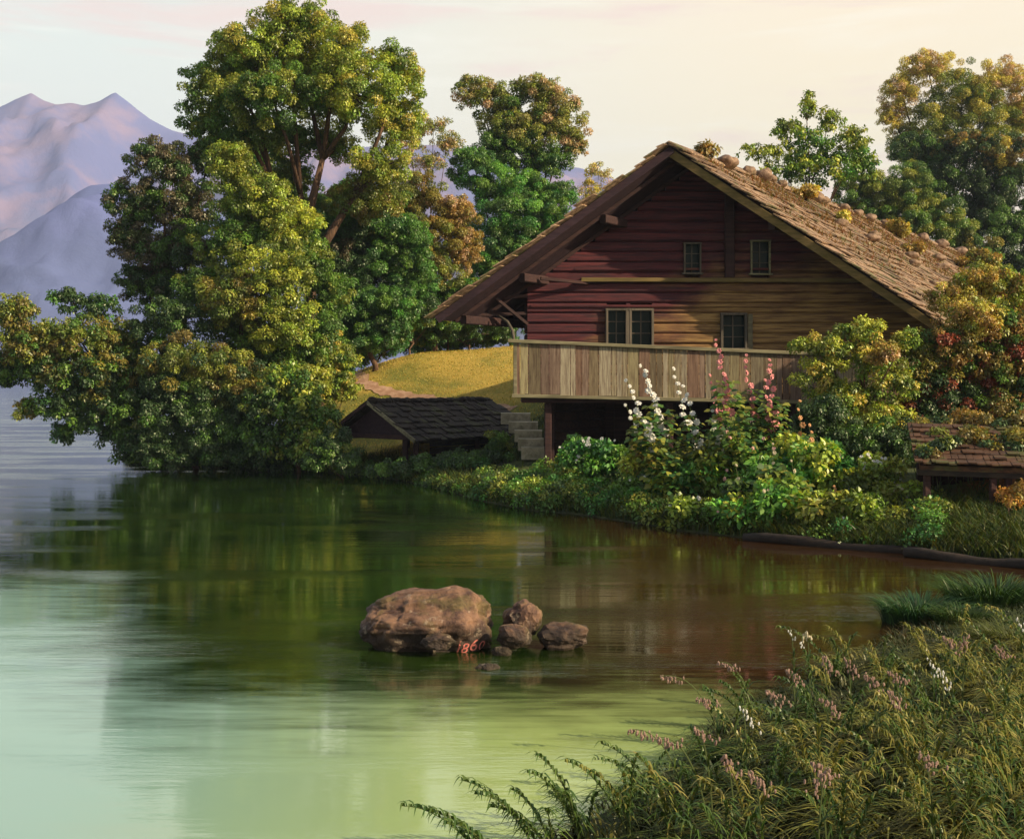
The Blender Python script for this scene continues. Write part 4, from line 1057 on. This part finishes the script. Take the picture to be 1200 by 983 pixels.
def stalk_plant(label, base, tip, Y, kind, nb, rb, leafy=1., pal=YEL + BRT, name='hollyhock', cat='flower', frac=.5, group='tall flowering stalks on the bank', Ls=.16):
    leafy *= 1.7; Ls *= 1.15; rb *= 1.6
    T = P(*tip, Y); B = P(*base, Y); h0 = hz(B[0], Y)
    B2 = np.array([B[0], Y, max(h0, 0)]) if B[2] > h0 + .2 else B
    t = thing(name, B2, label, cat, group)
    mid = (B + T) / 2 + np.array([(B[0] - T[0]) * -.12, 0, .08])
    pts = [B2, B, mid, T] if np.linalg.norm(B2 - B) > .15 else [B, mid, T]
    cur = []
    arr = [Vector(p) for p in pts]
    for q in range(17):
        s = q / 16 * (len(arr) - 1); i0 = min(int(s), len(arr) - 2); cur.append(arr[i0].lerp(arr[i0 + 1], s - i0))
    g = Geo(); g.tube(cur, list(np.linspace(.018, .006, 17)), 5); g.build('stem', leafstem, t)
    if leafy:
        f = Fol(); n = int(150 * leafy)
        s = rng.random(n) ** 1.2 * (1 - frac * .55)
        ci = (s * 16).astype(int); pos = np.array([cur[c_][:] for c_ in ci]); th = rng.uniform(0, 6.28, n)
        out = np.stack([np.cos(th), np.sin(th), rng.uniform(-.1, .5, n)], 1)
        wsp = (.10 + .55 * (1 - s))[:, None] * rng.random((n, 1))
        cc = np.array([pal[i] for i in rng.integers(0, len(pal), n)]) * rng.uniform(.9, 1.9, (n, 1))
        f.leaves(pos + out * wsp, out + np.array([0, 0, -.35]), np.stack([out[:, 0] * .5, out[:, 1] * .5 - .35, np.full(n, .8)], 1) + rng.normal(0, .25, (n, 3)),
                 Ls * rng.uniform(.6, 1.25, n), Ls * .85 * rng.uniform(.7, 1.2, n), cc, 6)
        f.build('leaves', t)
    for j in range(nb):
        s = 1 - frac * (j / max(1, nb - 1)); q = s * 16; i0 = min(int(q), 15); p = cur[i0].lerp(cur[i0 + 1], q - i0)
        r_ = rb * (.45 + .65 * (j / nb)) * random.uniform(.8, 1.15)
        blossom(t, p + Vector((random.uniform(-1, 1) * r_ * .8, -r_ * .6, random.uniform(-.3, .3) * r_)), r_, kind)
    return t
leafstem = plain('green_stem', (.09, .12, .03), .7)
FY = 29.0
W_ = [
 ('longest white flowering stalk, leaning left in front of the balcony boards', (826, 590), (752, 428), 'white', 14, .085, 1.6),
 ('upright white flowering stalk just right of the longest leaning one', (824, 560), (790, 432), 'white', 11, .085, 1.0),
 ('white flowering stalk reaching left below the longest leaning one', (806, 590), (735, 446), 'white', 11, .075, 1.3),
 ('short thick white flower spike beside the upright white stalk', (836, 560), (802, 452), 'white', 8, .085, .8),
 ('low white stalk bending left towards the basement opening', (800, 590), (733, 474), 'white', 8, .075, 1.2),
 ('white stalk with few blossoms between the white and pink groups', (862, 580), (836, 482), 'white', 6, .08, .9),
 ('tallest pink flowering stalk, its tip crossing the handrail', (884, 580), (838, 398), 'pink', 14, .075, 1.5),
 ('straight pink flowering stalk next to the tallest pink one', (892, 570), (873, 416), 'pink', 11, .07, 1.2),
 ('right hand pink flowering stalk in front of the last parapet boards', (912, 580), (902, 422), 'pink', 12, .08, 1.4),
 ('pink flowering stalk leaning left between the white and pink groups', (882, 600), (831, 440), 'pink', 10, .065, 1.2),
 ('pink stalk with wide open lower blossoms at the middle of the pink group', (915, 600), (896, 446), 'pink', 9, .085, 1.3),
 ('pale pink stalk half hidden among the leaves below the pink group', (900, 610), (848, 498), 'palepink', 8, .07, 1.4),
 ('peach flowering stalk right of the pink group beside the golden shrub', (950, 610), (936, 470), 'peach', 8, .07, 1.6),
 ('second peach flowering stalk standing lower and further right', (968, 610), (948, 498), 'peach', 7, .065, 1.4),
]
for (lab, b_, tp, kd, nb, rb, lf) in W_:
    stalk_plant(lab, b_, tp, FY + random.uniform(-.6, .9), kd, nb, rb, lf)
for (lab, b_, tp, kd, nb, rb, lf, pl) in [
 ('leafy stalk with rounded lit leaves and pale buds below the pink group', (905, 628), (905, 520), 'cream', 5, .05, 2.6, YEL + BRT),
 ('second leafy stalk with rounded lit leaves, right of the first', (935, 630), (928, 540), 'cream', 4, .05, 2.4, BRT + YEL),
 ('broad leafed plant spreading at the water edge below the pale pink stalk', (880, 624), (862, 545), 'cream', 3, .05, 2.2, BRT + GRN),
 ('bushy leafed plant with small peach blossoms near the log', (975, 634), (978, 570), 'peach', 9, .055, 2.0, OLV + YEL)]:
    stalk_plant(lab, b_, tp, 26.6, kd, nb, rb, lf, pl, name='leafy_plant', cat='plant', frac=.45, group='leafy plants at the foot of the bank')
def flower_bush(label, c, Y, r, pal, kind, nb, rb, name='flowering_bush', top=.75, L=.12):
    C0 = P(c[0], c[1], Y); s = Y / F; bx_, by_ = C0[0], Y
    t = thing(name, (bx_, by_, max(0, hz(bx_, by_))), label, 'bush', 'low flowering bushes on the bank')
    f = Fol(); cc = lobe(f, C0, (r[0] * s, r[0] * s * .7, r[1] * s), pal, L, .85, 6, .26, .2, .0)
    f.build('leaves', t)
    g = Geo()
    for j in range(min(9, len(cc))): g.tube([(bx_ + random.uniform(-.1, .1), by_, hz(bx_, by_) - .1), tuple(cc[j])], [.02, .008], 4)
    g.build('stem', leafstem, t)
    for j in range(nb):
        th = random.uniform(.1, math.pi - .1); q = random.uniform(.55, 1.05)
        p = (C0[0] + math.cos(th) * r[0] * s * q, Y - r[0] * s * .7 * random.uniform(.3, .8), C0[2] + (math.sin(th) * q * 1.3 - (1 - top)) * r[1] * s)
        blossom(t, p, rb * random.uniform(.7, 1.2), kind)
flower_bush('large loose pale green bush filling the middle of the bank below the pink stalks', (900, 565), 28.6, (56, 50), YEL + BRT, 'palepink', 10, .05, L=.15)
flower_bush('tall pale green bush below the white stalks', (835, 560), 29.2, (44, 40), YEL + BRT + OLV, 'white', 10, .05, L=.14)
for (lab_, c_, Y_, r_, pl_, kd_, nb_) in [
    ('pale leaved plant spilling to the water under the white stalks', (805, 603), 27.4, (30, 22), YEL + OLV, 'white', 6),
    ('bright leaved plant spilling to the water under the pink stalks', (860, 608), 26.4, (34, 26), BRT + YEL, 'palepink', 7),
    ('tall broad leaved plant at the start of the long log', (915, 600), 26.0, (34, 34), YEL + BRT, 'cream', 6),
    ('loose leafy plant with orange tinted blossoms over the middle of the long log', (965, 605), 25.4, (32, 30), YEL + OLV + GLD[:1], 'peach', 12),
    ('loose leafy plant with small white blossoms over the right part of the long log', (1012, 615), 25.0, (32, 28), OLV + YEL, 'white', 12),
    ('upright yellow green plant between the white topped bush and the pink stalks', (960, 560), 27.6, (34, 36), YEL + BRT, 'cream', 9)]:
    flower_bush(lab_, c_, Y_, r_, pl_, kd_, nb_, .045, L=.15)
flower_bush('bush topped with a cluster of small white blossoms right of the peach stalks', (1022, 575), 27.2, (32, 44), OLV + YEL, 'white', 24, .05)
flower_bush('pale leafed bush with scattered cream blossoms beside the low shelter', (1050, 602), 26.4, (30, 32), YEL + OLV, 'cream', 14, .045)
flower_bush('small orange leaved bush with peach blossoms below the white stalks', (760, 545), 31.5, (26, 26), RUS + GLD + YEL, 'peach', 14, .05)
flower_bush('mauve flowered bush in front of the dark basement opening', (865, 520), 30.6, (28, 28), GRN + OLV, 'mauve', 16, .06)
flower_bush('low plant with scattered white blossoms near the basement corner post', (700, 535), 33.0, (34, 22), GRN + BRT, 'white', 20, .055)
flower_bush('grey green plant with tiny white blossoms at the foot of the corner post', (668, 540), 34.2, (16, 24), GRN + BLU, 'white', 8, .045)
flower_bush('rounded yellow green bush between the orange bush and the leafy stalks', (805, 575), 29.6, (40, 30), YEL + OLV, 'cream', 6, .045)
flower_bush('dark green bush under the orange leaved bush', (760, 580), 30.5, (46, 22), GRN + DRK, 'white', 5, .04)

# ------------------------------------------------------------------ boulders in the lake
def boulder_thing(label, c, rad, seed, name='boulder', sub=4, rough=.16, group='rocks standing in the lake'):
    V, Fc = rock_mesh(c, rad, seed, sub, .30, freq=1.5)
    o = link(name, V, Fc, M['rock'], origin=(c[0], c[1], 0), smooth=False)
    return tag(o, label, 'boulder' if name == 'boulder' else 'rock', group), V, Fc
YR = 15.2
def rk(px, py, Y=YR): return P(px, py, Y)
s = YR / F
cb_ = rk(503, 733)
bm = bmesh.new(); bmesh.ops.create_icosphere(bm, subdivisions=6, radius=1)
for v in bm.verts:
    p = v.co.copy(); q = p * 1.3 + Vector((4.1, 2.2, 1.3))
    sq = Vector((math.copysign(abs(p.x) ** .72, p.x), math.copysign(abs(p.y) ** .85, p.y), math.copysign(abs(p.z) ** .8, p.z)))
    n_ = noise.noise(q) * .12 + noise.fractal(q * 3, 1, 2, 5) * .05 - abs(noise.noise(q * 2.2 + Vector((0, 3, 0)))) * .12 - (max(0, .08 - abs(noise.noise(Vector((q.x * 1.2, q.y, q.z * 3.5))))) * .9)
    sq *= .90 + n_
    # crest higher on the right, shoulder sloping to the left, undercut band along the front
    zz = sq.z * (1.0 + .16 * math.exp(-((p.x - .35) / .35) ** 2) - .16 * max(0, -p.x - .1))
    if p.y < 0 and zz > 0: sq.y *= 1.12 - .32 * float(sstep(.25, .6, zz))
    v.co = Vector((sq.x * 88 * s, sq.y * .62, zz * 46 * s)) + Vector(cb_)
V = np.array([v.co[:] for v in bm.verts]); Fc = [tuple(v.index for v in f_.verts) for f_ in bm.faces]; bm.free()
big = link('boulder', V, Fc, M['rock'], origin=(cb_[0], cb_[1], 0), smooth=True)
tag(big, 'large brown boulder in the lake with a red painted date on its side', 'boulder', 'rocks standing in the lake')
tree_b = BVHTree.FromPolygons([tuple(v) for v in V], Fc)
# the painted date, each numeral laid on the rock face
g = Geo()
for ch_, px, py, sz, rot in (('1', 533.5, 753, 16, -.06), ('8', 541, 754, 14, -.10), ('6', 550.5, 752, 16, -.05), ('0', 560.5, 752, 12, -.08)):
    fc = bpy.data.curves.new('txt', 'FONT'); fc.body = ch_; fc.size = sz * s * 1.15; fc.shear = .28; fc.offset = .0006
    fo = bpy.data.objects.new('txt', fc); COL.objects.link(fo)
    dg = bpy.context.evaluated_depsgraph_get(); me = bpy.data.meshes.new_from_object(fo.evaluated_get(dg))
    o0 = rk(px, py)
    bm = bmesh.new(); bm.from_mesh(me); bmesh.ops.triangulate(bm, faces=bm.faces[:]); bmesh.ops.subdivide_edges(bm, edges=bm.edges[:], cuts=2)
    vs = []
    for v in bm.verts:
        x = o0[0] + v.co.x * math.cos(rot) - v.co.y * math.sin(rot); z = o0[2] + v.co.y * math.cos(rot) + v.co.x * math.sin(rot)
        hit = tree_b.ray_cast(Vector((x, 0, CAMZ + (z - CAMZ) * 0 )) if False else Vector((x, YR - 3, z)), Vector((0, 1, 0)))
        vs.append((x, (hit[1 - 1].y if hit[0] else YR - .5) - .008, z))
    g.add(vs, [tuple(v.index for v in f_.verts) for f_ in bm.faces]); bm.free()
    bpy.data.objects.remove(fo)
g.build('painted_date', M['paint_red'], big)
boulder_thing('upright mossy rock touching the right end of the large boulder', rk(612, 726), (22 * s, .24, 21 * s), 3.3)
boulder_thing('flat dark rock at the right end of the row of lake rocks', rk(658, 745, 15.0), (30 * s, .26, 15 * s), 7.7)
boulder_thing('low rock wedged between the upright rock and the large boulder', rk(603, 744, 14.7), (20 * s, .16, 13 * s), 5.2)
boulder_thing('small stone lying in front of the large boulder left of the date', rk(513, 752, 14.5), (18 * s, .14, 9 * s), 8.8)
boulder_thing('small stone at the waterline between the date and the upright rock', rk(588, 763, 14.6), (11 * s, .10, 6 * s), 12.1)
boulder_thing('smallest stone barely breaking the water in front of the lake rocks', rk(572, 786, 13.9), (14 * s, .12, 8 * s), 15.1)

# ------------------------------------------------------------------ near bank: grass mass
f = []
n = 60000
X = rng.uniform(-2, 9.5, n); Y = rng.uniform(6.3, 19.5, n)
dn = sdist(nearpoly, X, Y); keep = (dn > -.15) & (Y > 6) & (np.abs(X) < Y * .46 + .5)
X, Y, dn = X[keep], Y[keep], dn[keep]; n = len(X); Z = height(X, Y)
nz = np.array([noise.noise(Vector((a * .8, b * .5, 0))) for a, b in zip(X, Y)])
pal_g = np.array([(.010, .020, .007), (.022, .038, .010), (.04, .05, .012), (.07, .05, .015), (.012, .025, .008)])
ci = np.clip(((nz + .5) * 4 + rng.normal(0, .8, n)), 0, 4).astype(int)
hgt = rng.uniform(.08, .22, n) * (1 + .5 * nz)
wl = unit(np.stack([-np.ones(n) * .6 + rng.normal(0, .8, n), rng.normal(0, .8, n), np.zeros(n)], 1))
blades(f, np.stack([X, Y, np.maximum(Z, -.1) - .03], 1), hgt, wl * .75, rng.uniform(.010, .022, n), pal_g[ci] * rng.uniform(.7, 1.35, (n, 1)), 4, .65)
tag(build_blades(f, 'grass'), 'thick mixed grass covering the near bank', kind='stuff')

# sweeping tufts of broader grass, each leaning its own way
f = []
tc_ = 0
while tc_ < 330:
    px_ = rng.uniform(500, 1230); py_ = rng.uniform(745, 1040)
    Y_ = CAMZ * F / (py_ - 450) * .90; x_ = (px_ - 600) / F * Y_
    if sdist(nearpoly, np.array([x_]), np.array([Y_]))[0] < .15: continue
    tc_ += 1
    n = int(rng.integers(14, 34)); a_ = rng.normal(math.pi * .95, .9)
    th = a_ + rng.normal(0, .55, n); ln = np.stack([np.cos(th), np.sin(th) * .7 - .25, np.zeros(n)], 1) * rng.uniform(.7, 1.25, (n, 1))
    base = np.stack([x_ + rng.normal(0, .07, n), Y_ + rng.normal(0, .07, n), np.full(n, hz(x_, Y_) - .03)], 1)
    g_x = np.clip((px_ - 620) / 500 + rng.normal(0, .32), 0, 1)
    c0 = np.array([.035, .08, .018]) * (1 - g_x) + np.array([.17, .165, .035]) * g_x
    c0 = c0 * rng.choice([.25, .5, .9, 1.5])
    blades(f, base, rng.uniform(.30, .72, n), ln, rng.uniform(.014, .030, n), c0 * rng.uniform(.75, 1.3, (n, 1)), 6, 1.05)
tag(build_blades(f, 'tall_grass'), 'sweeping arched tufts of broad grass all over the near bank', kind='stuff')

# drooping feathery plants and grass tufts
def near_Y(px, py, h):
    ys = np.arange(6.5, 20, .05); x_ = (px - 600) / F * ys; z_ = CAMZ - (py - 450) / F * ys
    k = np.where(z_ <= np.maximum(height(x_, ys), 0) + h)[0]
    return float(ys[k[0]]) if len(k) else 19.
def frond(g, f, b, tip, nleaf, ll, col, w=.014):
    """an arching stem with narrow leaflets hanging off both sides"""
    b = np.array(b); tip = np.array(tip); m_ = (b + tip) / 2 + np.array([0, 0, np.linalg.norm(tip - b) * .30])
    ts = np.linspace(0, 1, 12); cur = [(1 - t) ** 2 * b + 2 * t * (1 - t) * m_ + t * t * tip for t in ts]
    g.tube([tuple(c) for c in cur], list(np.linspace(.008, .002, 12)), 4)
    t = np.linspace(.22, .98, nleaf); pos = np.array([(1 - q) ** 2 * b + 2 * q * (1 - q) * m_ + q * q * tip for q in t])
    tan = unit(tip - b) ; sd = np.where(np.arange(nleaf) % 2 == 0, 1, -1)[:, None]
    side = unit(np.cross(tan, np.array([0, 0, 1.])))
    lean = unit(tan * .9 + side * sd * .8 + rng.normal(0, .2, (nleaf, 3))); lean[:, 2] = 0
    L_ = ll * (1 - .55 * t) * rng.uniform(.8, 1.2, nleaf)
    cc = np.array([col[i] for i in rng.integers(0, len(col), nleaf)]) * rng.uniform(.8, 1.25, (nleaf, 1))
    blades(f, pos, L_, lean * 1.15, np.full(nleaf, w), cc, 4, 1.35)
DK_ = [(.02, .05, .015)]
FG = [(.06, .12, .02), (.10, .16, .03), (.04, .09, .02)]
FO = [(.24, .24, .05), (.30, .26, .07), (.18, .20, .04)]
def frond_plant(label, base, Y, tips, pal, ll=.28, name='fern_plant', nl=24, w=.024, grp='feathery plants on the near bank'):
    q = np.mean(np.array(tips), 0); Y = near_Y(q[0], q[1], .52)
    bx_ = (base - 600) / F * Y; bz_ = max(hz(bx_, Y), -.15); t = thing(name, (bx_, Y, bz_), label, 'plant', grp)
    for (px, py) in tips:
        g = Geo(); f = []
        frond(g, f, (bx_ + random.uniform(-.06, .06), Y + random.uniform(-.05, .05), bz_ - .05), P(px, py, Y - random.uniform(0, .5)), nl, ll, pal, w)
        st_ = g.build('frond', leafstem, t); build_blades(f, 'leaflets', st_)
frond_plant('feathery plant hanging furthest out over the water at the bottom edge', 600, 8.6, [(470, 944), (500, 950), (520, 965), (545, 975)], FG)
frond_plant('pale green feathery plant with fronds fanned above the bright water', 650, 8.9, [(540, 914), (556, 930), (575, 945), (600, 925), (640, 950)], FG)
frond_plant('feathery plant crowned by one dark pointed tip', 690, 9.2, [(628, 884), (618, 905), (660, 930), (640, 920), (700, 930)], FG)
frond_plant('feathery plant between the dark pointed tip and the rosy seed heads', 740, 9.5, [(662, 892), (690, 905), (710, 920), (745, 888), (730, 905)], FG + FO[:1])
frond_plant('feathery plant with slender fronds below the first rosy seed heads', 800, 9.8, [(745, 885), (760, 905), (780, 920), (735, 925), (825, 915)], FG + FO)
K = [
 ('golden arching plant right of the slender fronds near the bottom', 880, 9.6, [(820, 915), (850, 900), (880, 905), (910, 925)], FO),
 ('dense green arching plant at the bottom under the golden one', 860, 8.8, [(790, 960), (820, 945), (850, 940), (890, 950)], FG),
 ('golden plumed plant in the middle of the near bank', 960, 10.5, [(905, 855), (930, 845), (960, 850), (990, 870), (1000, 885)], FO),
 ('green plumed plant below the middle of the near bank', 990, 9.3, [(930, 930), (960, 915), (990, 910), (1030, 930)], FG + FO[:1]),
 ('tall golden plumed plant at the right of the near bank', 1080, 10.6, [(1030, 855), (1050, 840), (1080, 845), (1110, 860), (1130, 880)], FO),
 ('silvery tipped plume clump near the bottom right corner', 1120, 9.2, [(1040, 925), (1070, 910), (1100, 905), (1140, 915), (1160, 935)], FO + FG),
 ('dark green plume plant at the right edge halfway up the near bank', 1180, 11.5, [(1130, 825), (1150, 810), (1180, 805), (1200, 815)], FG + FO),
 ('large arching plant at the right edge below the seed heads', 1190, 10.2, [(1130, 870), (1150, 850), (1175, 848), (1205, 860), (1140, 890)], FG + FO),
 ('arching plant in the bottom right corner', 1190, 8.8, [(1140, 960), (1160, 945), (1190, 940), (1210, 950)], FO + FG)]
for (lab, bx_, Y, tp, pl) in K: frond_plant(lab, bx_, Y, tp, pl, .30, 'plume_grass', 26, .022)
def plume_mass():
    F_ = []; g = Geo(); k = 0
    while k < 70:
        px = rng.uniform(520, 1220); py = rng.uniform(770, 1000)
        Y = near_Y(px, py, .0); x = (px - 600) / F * Y
        if sdist(nearpoly, np.array([x]), np.array([Y]))[0] < .25: continue
        z = hz(x, Y); pal = [FG, FG + DK_, FO, FO + FG][int(np.clip((px - 700) / 170 + rng.normal(0, .9), 0, 3))]; a = rng.uniform(-.3, 1) * -1
        for j in range(3):
            L_ = rng.uniform(.35, .78); dx = a + rng.uniform(-.7, .7)
            tip = np.array([x + dx * L_ * .8, Y - rng.uniform(-.1, .5) * L_, z + L_ * rng.uniform(.6, .95)])
            frond(g, F_, (x, Y, z - .05), tip, 20, .26, pal, .020)
        k += 1
    o = build_blades(F_, 'plumed_grass'); tag(o, 'mass of arching plumed grasses crowding the near bank', kind='stuff')
    o2 = g.build('stems', leafstem, o)
plume_mass()
def tuft(label, px, Y, n, h, pal, spread=.5, w=.02, grp='leafy grass tufts at the water of the near bank'):
    bx_ = (px - 600) / F * Y; bz_ = hz(bx_, Y)
    th = rng.uniform(0, 6.28, n); rr2 = rng.random(n) ** .5 * spread
    base = np.stack([bx_ + np.cos(th) * rr2 * .7, Y + np.sin(th) * rr2 * .5, np.full(n, bz_ - .03)], 1)
    lean = np.stack([np.cos(th), np.sin(th), np.zeros(n)], 1) * rng.uniform(.3, 1.1, (n, 1))
    cc = np.array([pal[i] for i in rng.integers(0, len(pal), n)]) * rng.uniform(.6, 1.3, (n, 1))
    f = []; blades(f, base, h * rng.uniform(.6, 1.15, n), lean, np.full(n, w), cc, 5, .8)
    tag(build_blades(f, 'grass_tuft', origin=(bx_, Y, bz_)), label, 'grass', grp)
tuft('dark bluish green tuft arching over the channel behind the seed heads', 1075, 16.6, 700, .75, [(.02, .07, .03), (.03, .10, .03), (.05, .12, .03)], .7)
tuft('broad green tuft at the right edge of the channel', 1165, 17.2, 900, .85, [(.03, .08, .02), (.06, .12, .02), (.02, .06, .02)], 1.0)
tuft('small lone tuft between the dark tuft and the broad one', 1125, 16.0, 400, .5, [(.04, .09, .02), (.06, .10, .02)], .5)
tuft('olive tuft at the right edge above the plumed plants', 1190, 14.2, 600, .6, [(.10, .12, .02), (.07, .09, .02)], .7)

# rosy seed heads on stems
def seed_plant(label, tip, Y, base_dx, n=14, r=.022, kind='blush', name='seed_head_plant', hl=.16, grp='rosy seed heads on the near bank', lean=1):
    Y = near_Y(tip[0], tip[1], .78); T = P(*tip, Y); bx_ = T[0] + base_dx; bz_ = hz(bx_, Y)
    if sdist(nearpoly, np.array([bx_]), np.array([Y]))[0] < 0: bz_ = -.1
    t = thing(name, (bx_, Y, bz_), label, 'plant', grp)
    B = np.array([bx_, Y, bz_ - .04]); m_ = np.array([B[0] * .7 + T[0] * .3, Y, T[2] * 1.0 + .06])
    cur = [(1 - q) ** 2 * B + 2 * q * (1 - q) * m_ + q * q * T for q in np.linspace(0, 1, 14)]
    g = Geo(); g.tube([tuple(c) for c in cur], list(np.linspace(.007, .003, 14)), 5); g.build('stem', leafstem, t)
    V = []; Fc = []
    gg = Geo()
    d = unit(cur[-1] - cur[-4])
    n = n * 2
    for j in range(n):
        q = j / n; c = T - d * q * hl + np.array([random.uniform(-1, 1) * .05 * (.3 + q), random.uniform(-.03, .03), -random.uniform(0, .05) * (.4 + q)])
        v_, f_ = rock_mesh(c, (r * .36, r * .36, r * random.uniform(.5, 1.0)), j, 1, .2); gg.add(v_.tolist(), f_)
    gg.build('seed_head', PM[kind], t)
    f = []; k2 = 12
    pos = np.array([cur[i] for i in rng.integers(0, 6, k2)]); th = rng.uniform(0, 6.28, k2)
    blades(f, pos, rng.uniform(.15, .3, k2), np.stack([np.cos(th), np.sin(th) * .6, np.zeros(k2)], 1) * .8, np.full(k2, .02), np.array([FG[i] for i in rng.integers(0, 3, k2)]) * .8, 4, .8)
    build_blades(f, 'leaves', t)
SEEDS = [((738, 855), 10.6, .45, 'leftmost rosy seed head drooping low over the bright water'), ((768, 864), 10.7, .4, 'rosy seed head just right of the leftmost one'), ((812, 852), 11.0, .15, 'rounded rosy seed head standing alone above the fronds'),
 ((846, 884), 10.4, .1, 'short upright seed head below the rounded one'), ((818, 818), 11.6, .4, 'thin seed head bending left towards the dark water'), ((842, 776), 12.4, .35, 'feathered rosy seed head highest over the dark water'),
 ((775, 792), 12.2, .55, 'wispy pale seed head reaching furthest left over dark water'), ((898, 808), 12.0, .15, 'rosy seed head beside the narrow reed leaves'), ((922, 784), 12.4, .1, 'small seed head left of the tall cream topped stem'),
 ((964, 768), 12.6, .05, 'seed head right of the tall cream topped stem'), ((992, 772), 12.6, .05, 'seed head halfway between the cream topped stem and the drooping pair'), ((1014, 790), 12.2, .12, 'left one of the drooping pair of seed heads in the middle'),
 ((1042, 786), 12.2, .12, 'right one of the drooping pair of seed heads in the middle'), ((962, 818), 11.5, .1, 'bunched rosy seed head over pale leaves in the middle'), ((1040, 808), 11.8, .08, 'dull seed head below the drooping pair'),
 ((1106, 746), 13.6, .1, 'brown seed head at the crest of the right hand clump'), ((1134, 744), 13.6, -.05, 'brown seed head beside the crest of the right hand clump'), ((1166, 756), 13.2, .1, 'broad brown seed head near the right edge'),
 ((952, 892), 10.2, .1, 'salmon seed head deep in the grass near the bottom middle'), ((972, 900), 10.0, -.08, 'second salmon seed head deep in the grass, right of the first'), ((1078, 882), 10.3, .1, 'single pale seed head among the golden plumes'),
 ((878, 905), 9.9, .1, 'little seed head above the golden arching plant')]
for (tp, Y, dx, lab) in SEEDS: seed_plant(lab, tp, Y, dx)
seed_plant('tall straight stem topped with cream buds rising over the near bank', (944, 740), 12.8, .05, 8, .026, 'cream', 'cream_topped_stem', .06, 'pale wildflowers on the near bank')
for (tp, Y, lab) in [((1088, 772), 12.8, 'thin stem with tiny white buds beside the right hand clump'), ((1100, 782), 12.4, 'white budded stem slightly right of and below its twin'), ((1192, 722), 14.5, 'white budded stem at the far right edge of the bank'),
                     ((925, 738), 13.6, 'pale budded stem leaning over the water left of the cream topped stem'), ((868, 828), 11.4, 'white flower tips rising from pale leaves near the dark water')]:
    seed_plant(lab, tp, Y, .06, 7, .02, 'white', 'white_wildflower', .2, 'pale wildflowers on the near bank')

# ------------------------------------------------------------------ haze
hm = bpy.data.materials.new('haze'); hm.use_nodes = True; t = hm.node_tree; t.nodes.clear()
pv_ = N(t, 'ShaderNodeVolumePrincipled'); pv_.inputs['Color'].default_value = (.60, .70, 1.0, 1); pv_.inputs['Density'].default_value = .00023
mo = N(t, 'ShaderNodeOutputMaterial'); t.links.new(pv_.outputs[0], mo.inputs['Volume'])
g = Geo(); g.box(-4100, 1600, -120, 3500, -8, 690)
tag(g.build('haze', hm), 'pale blue evening haze over the lake', kind='stuff')
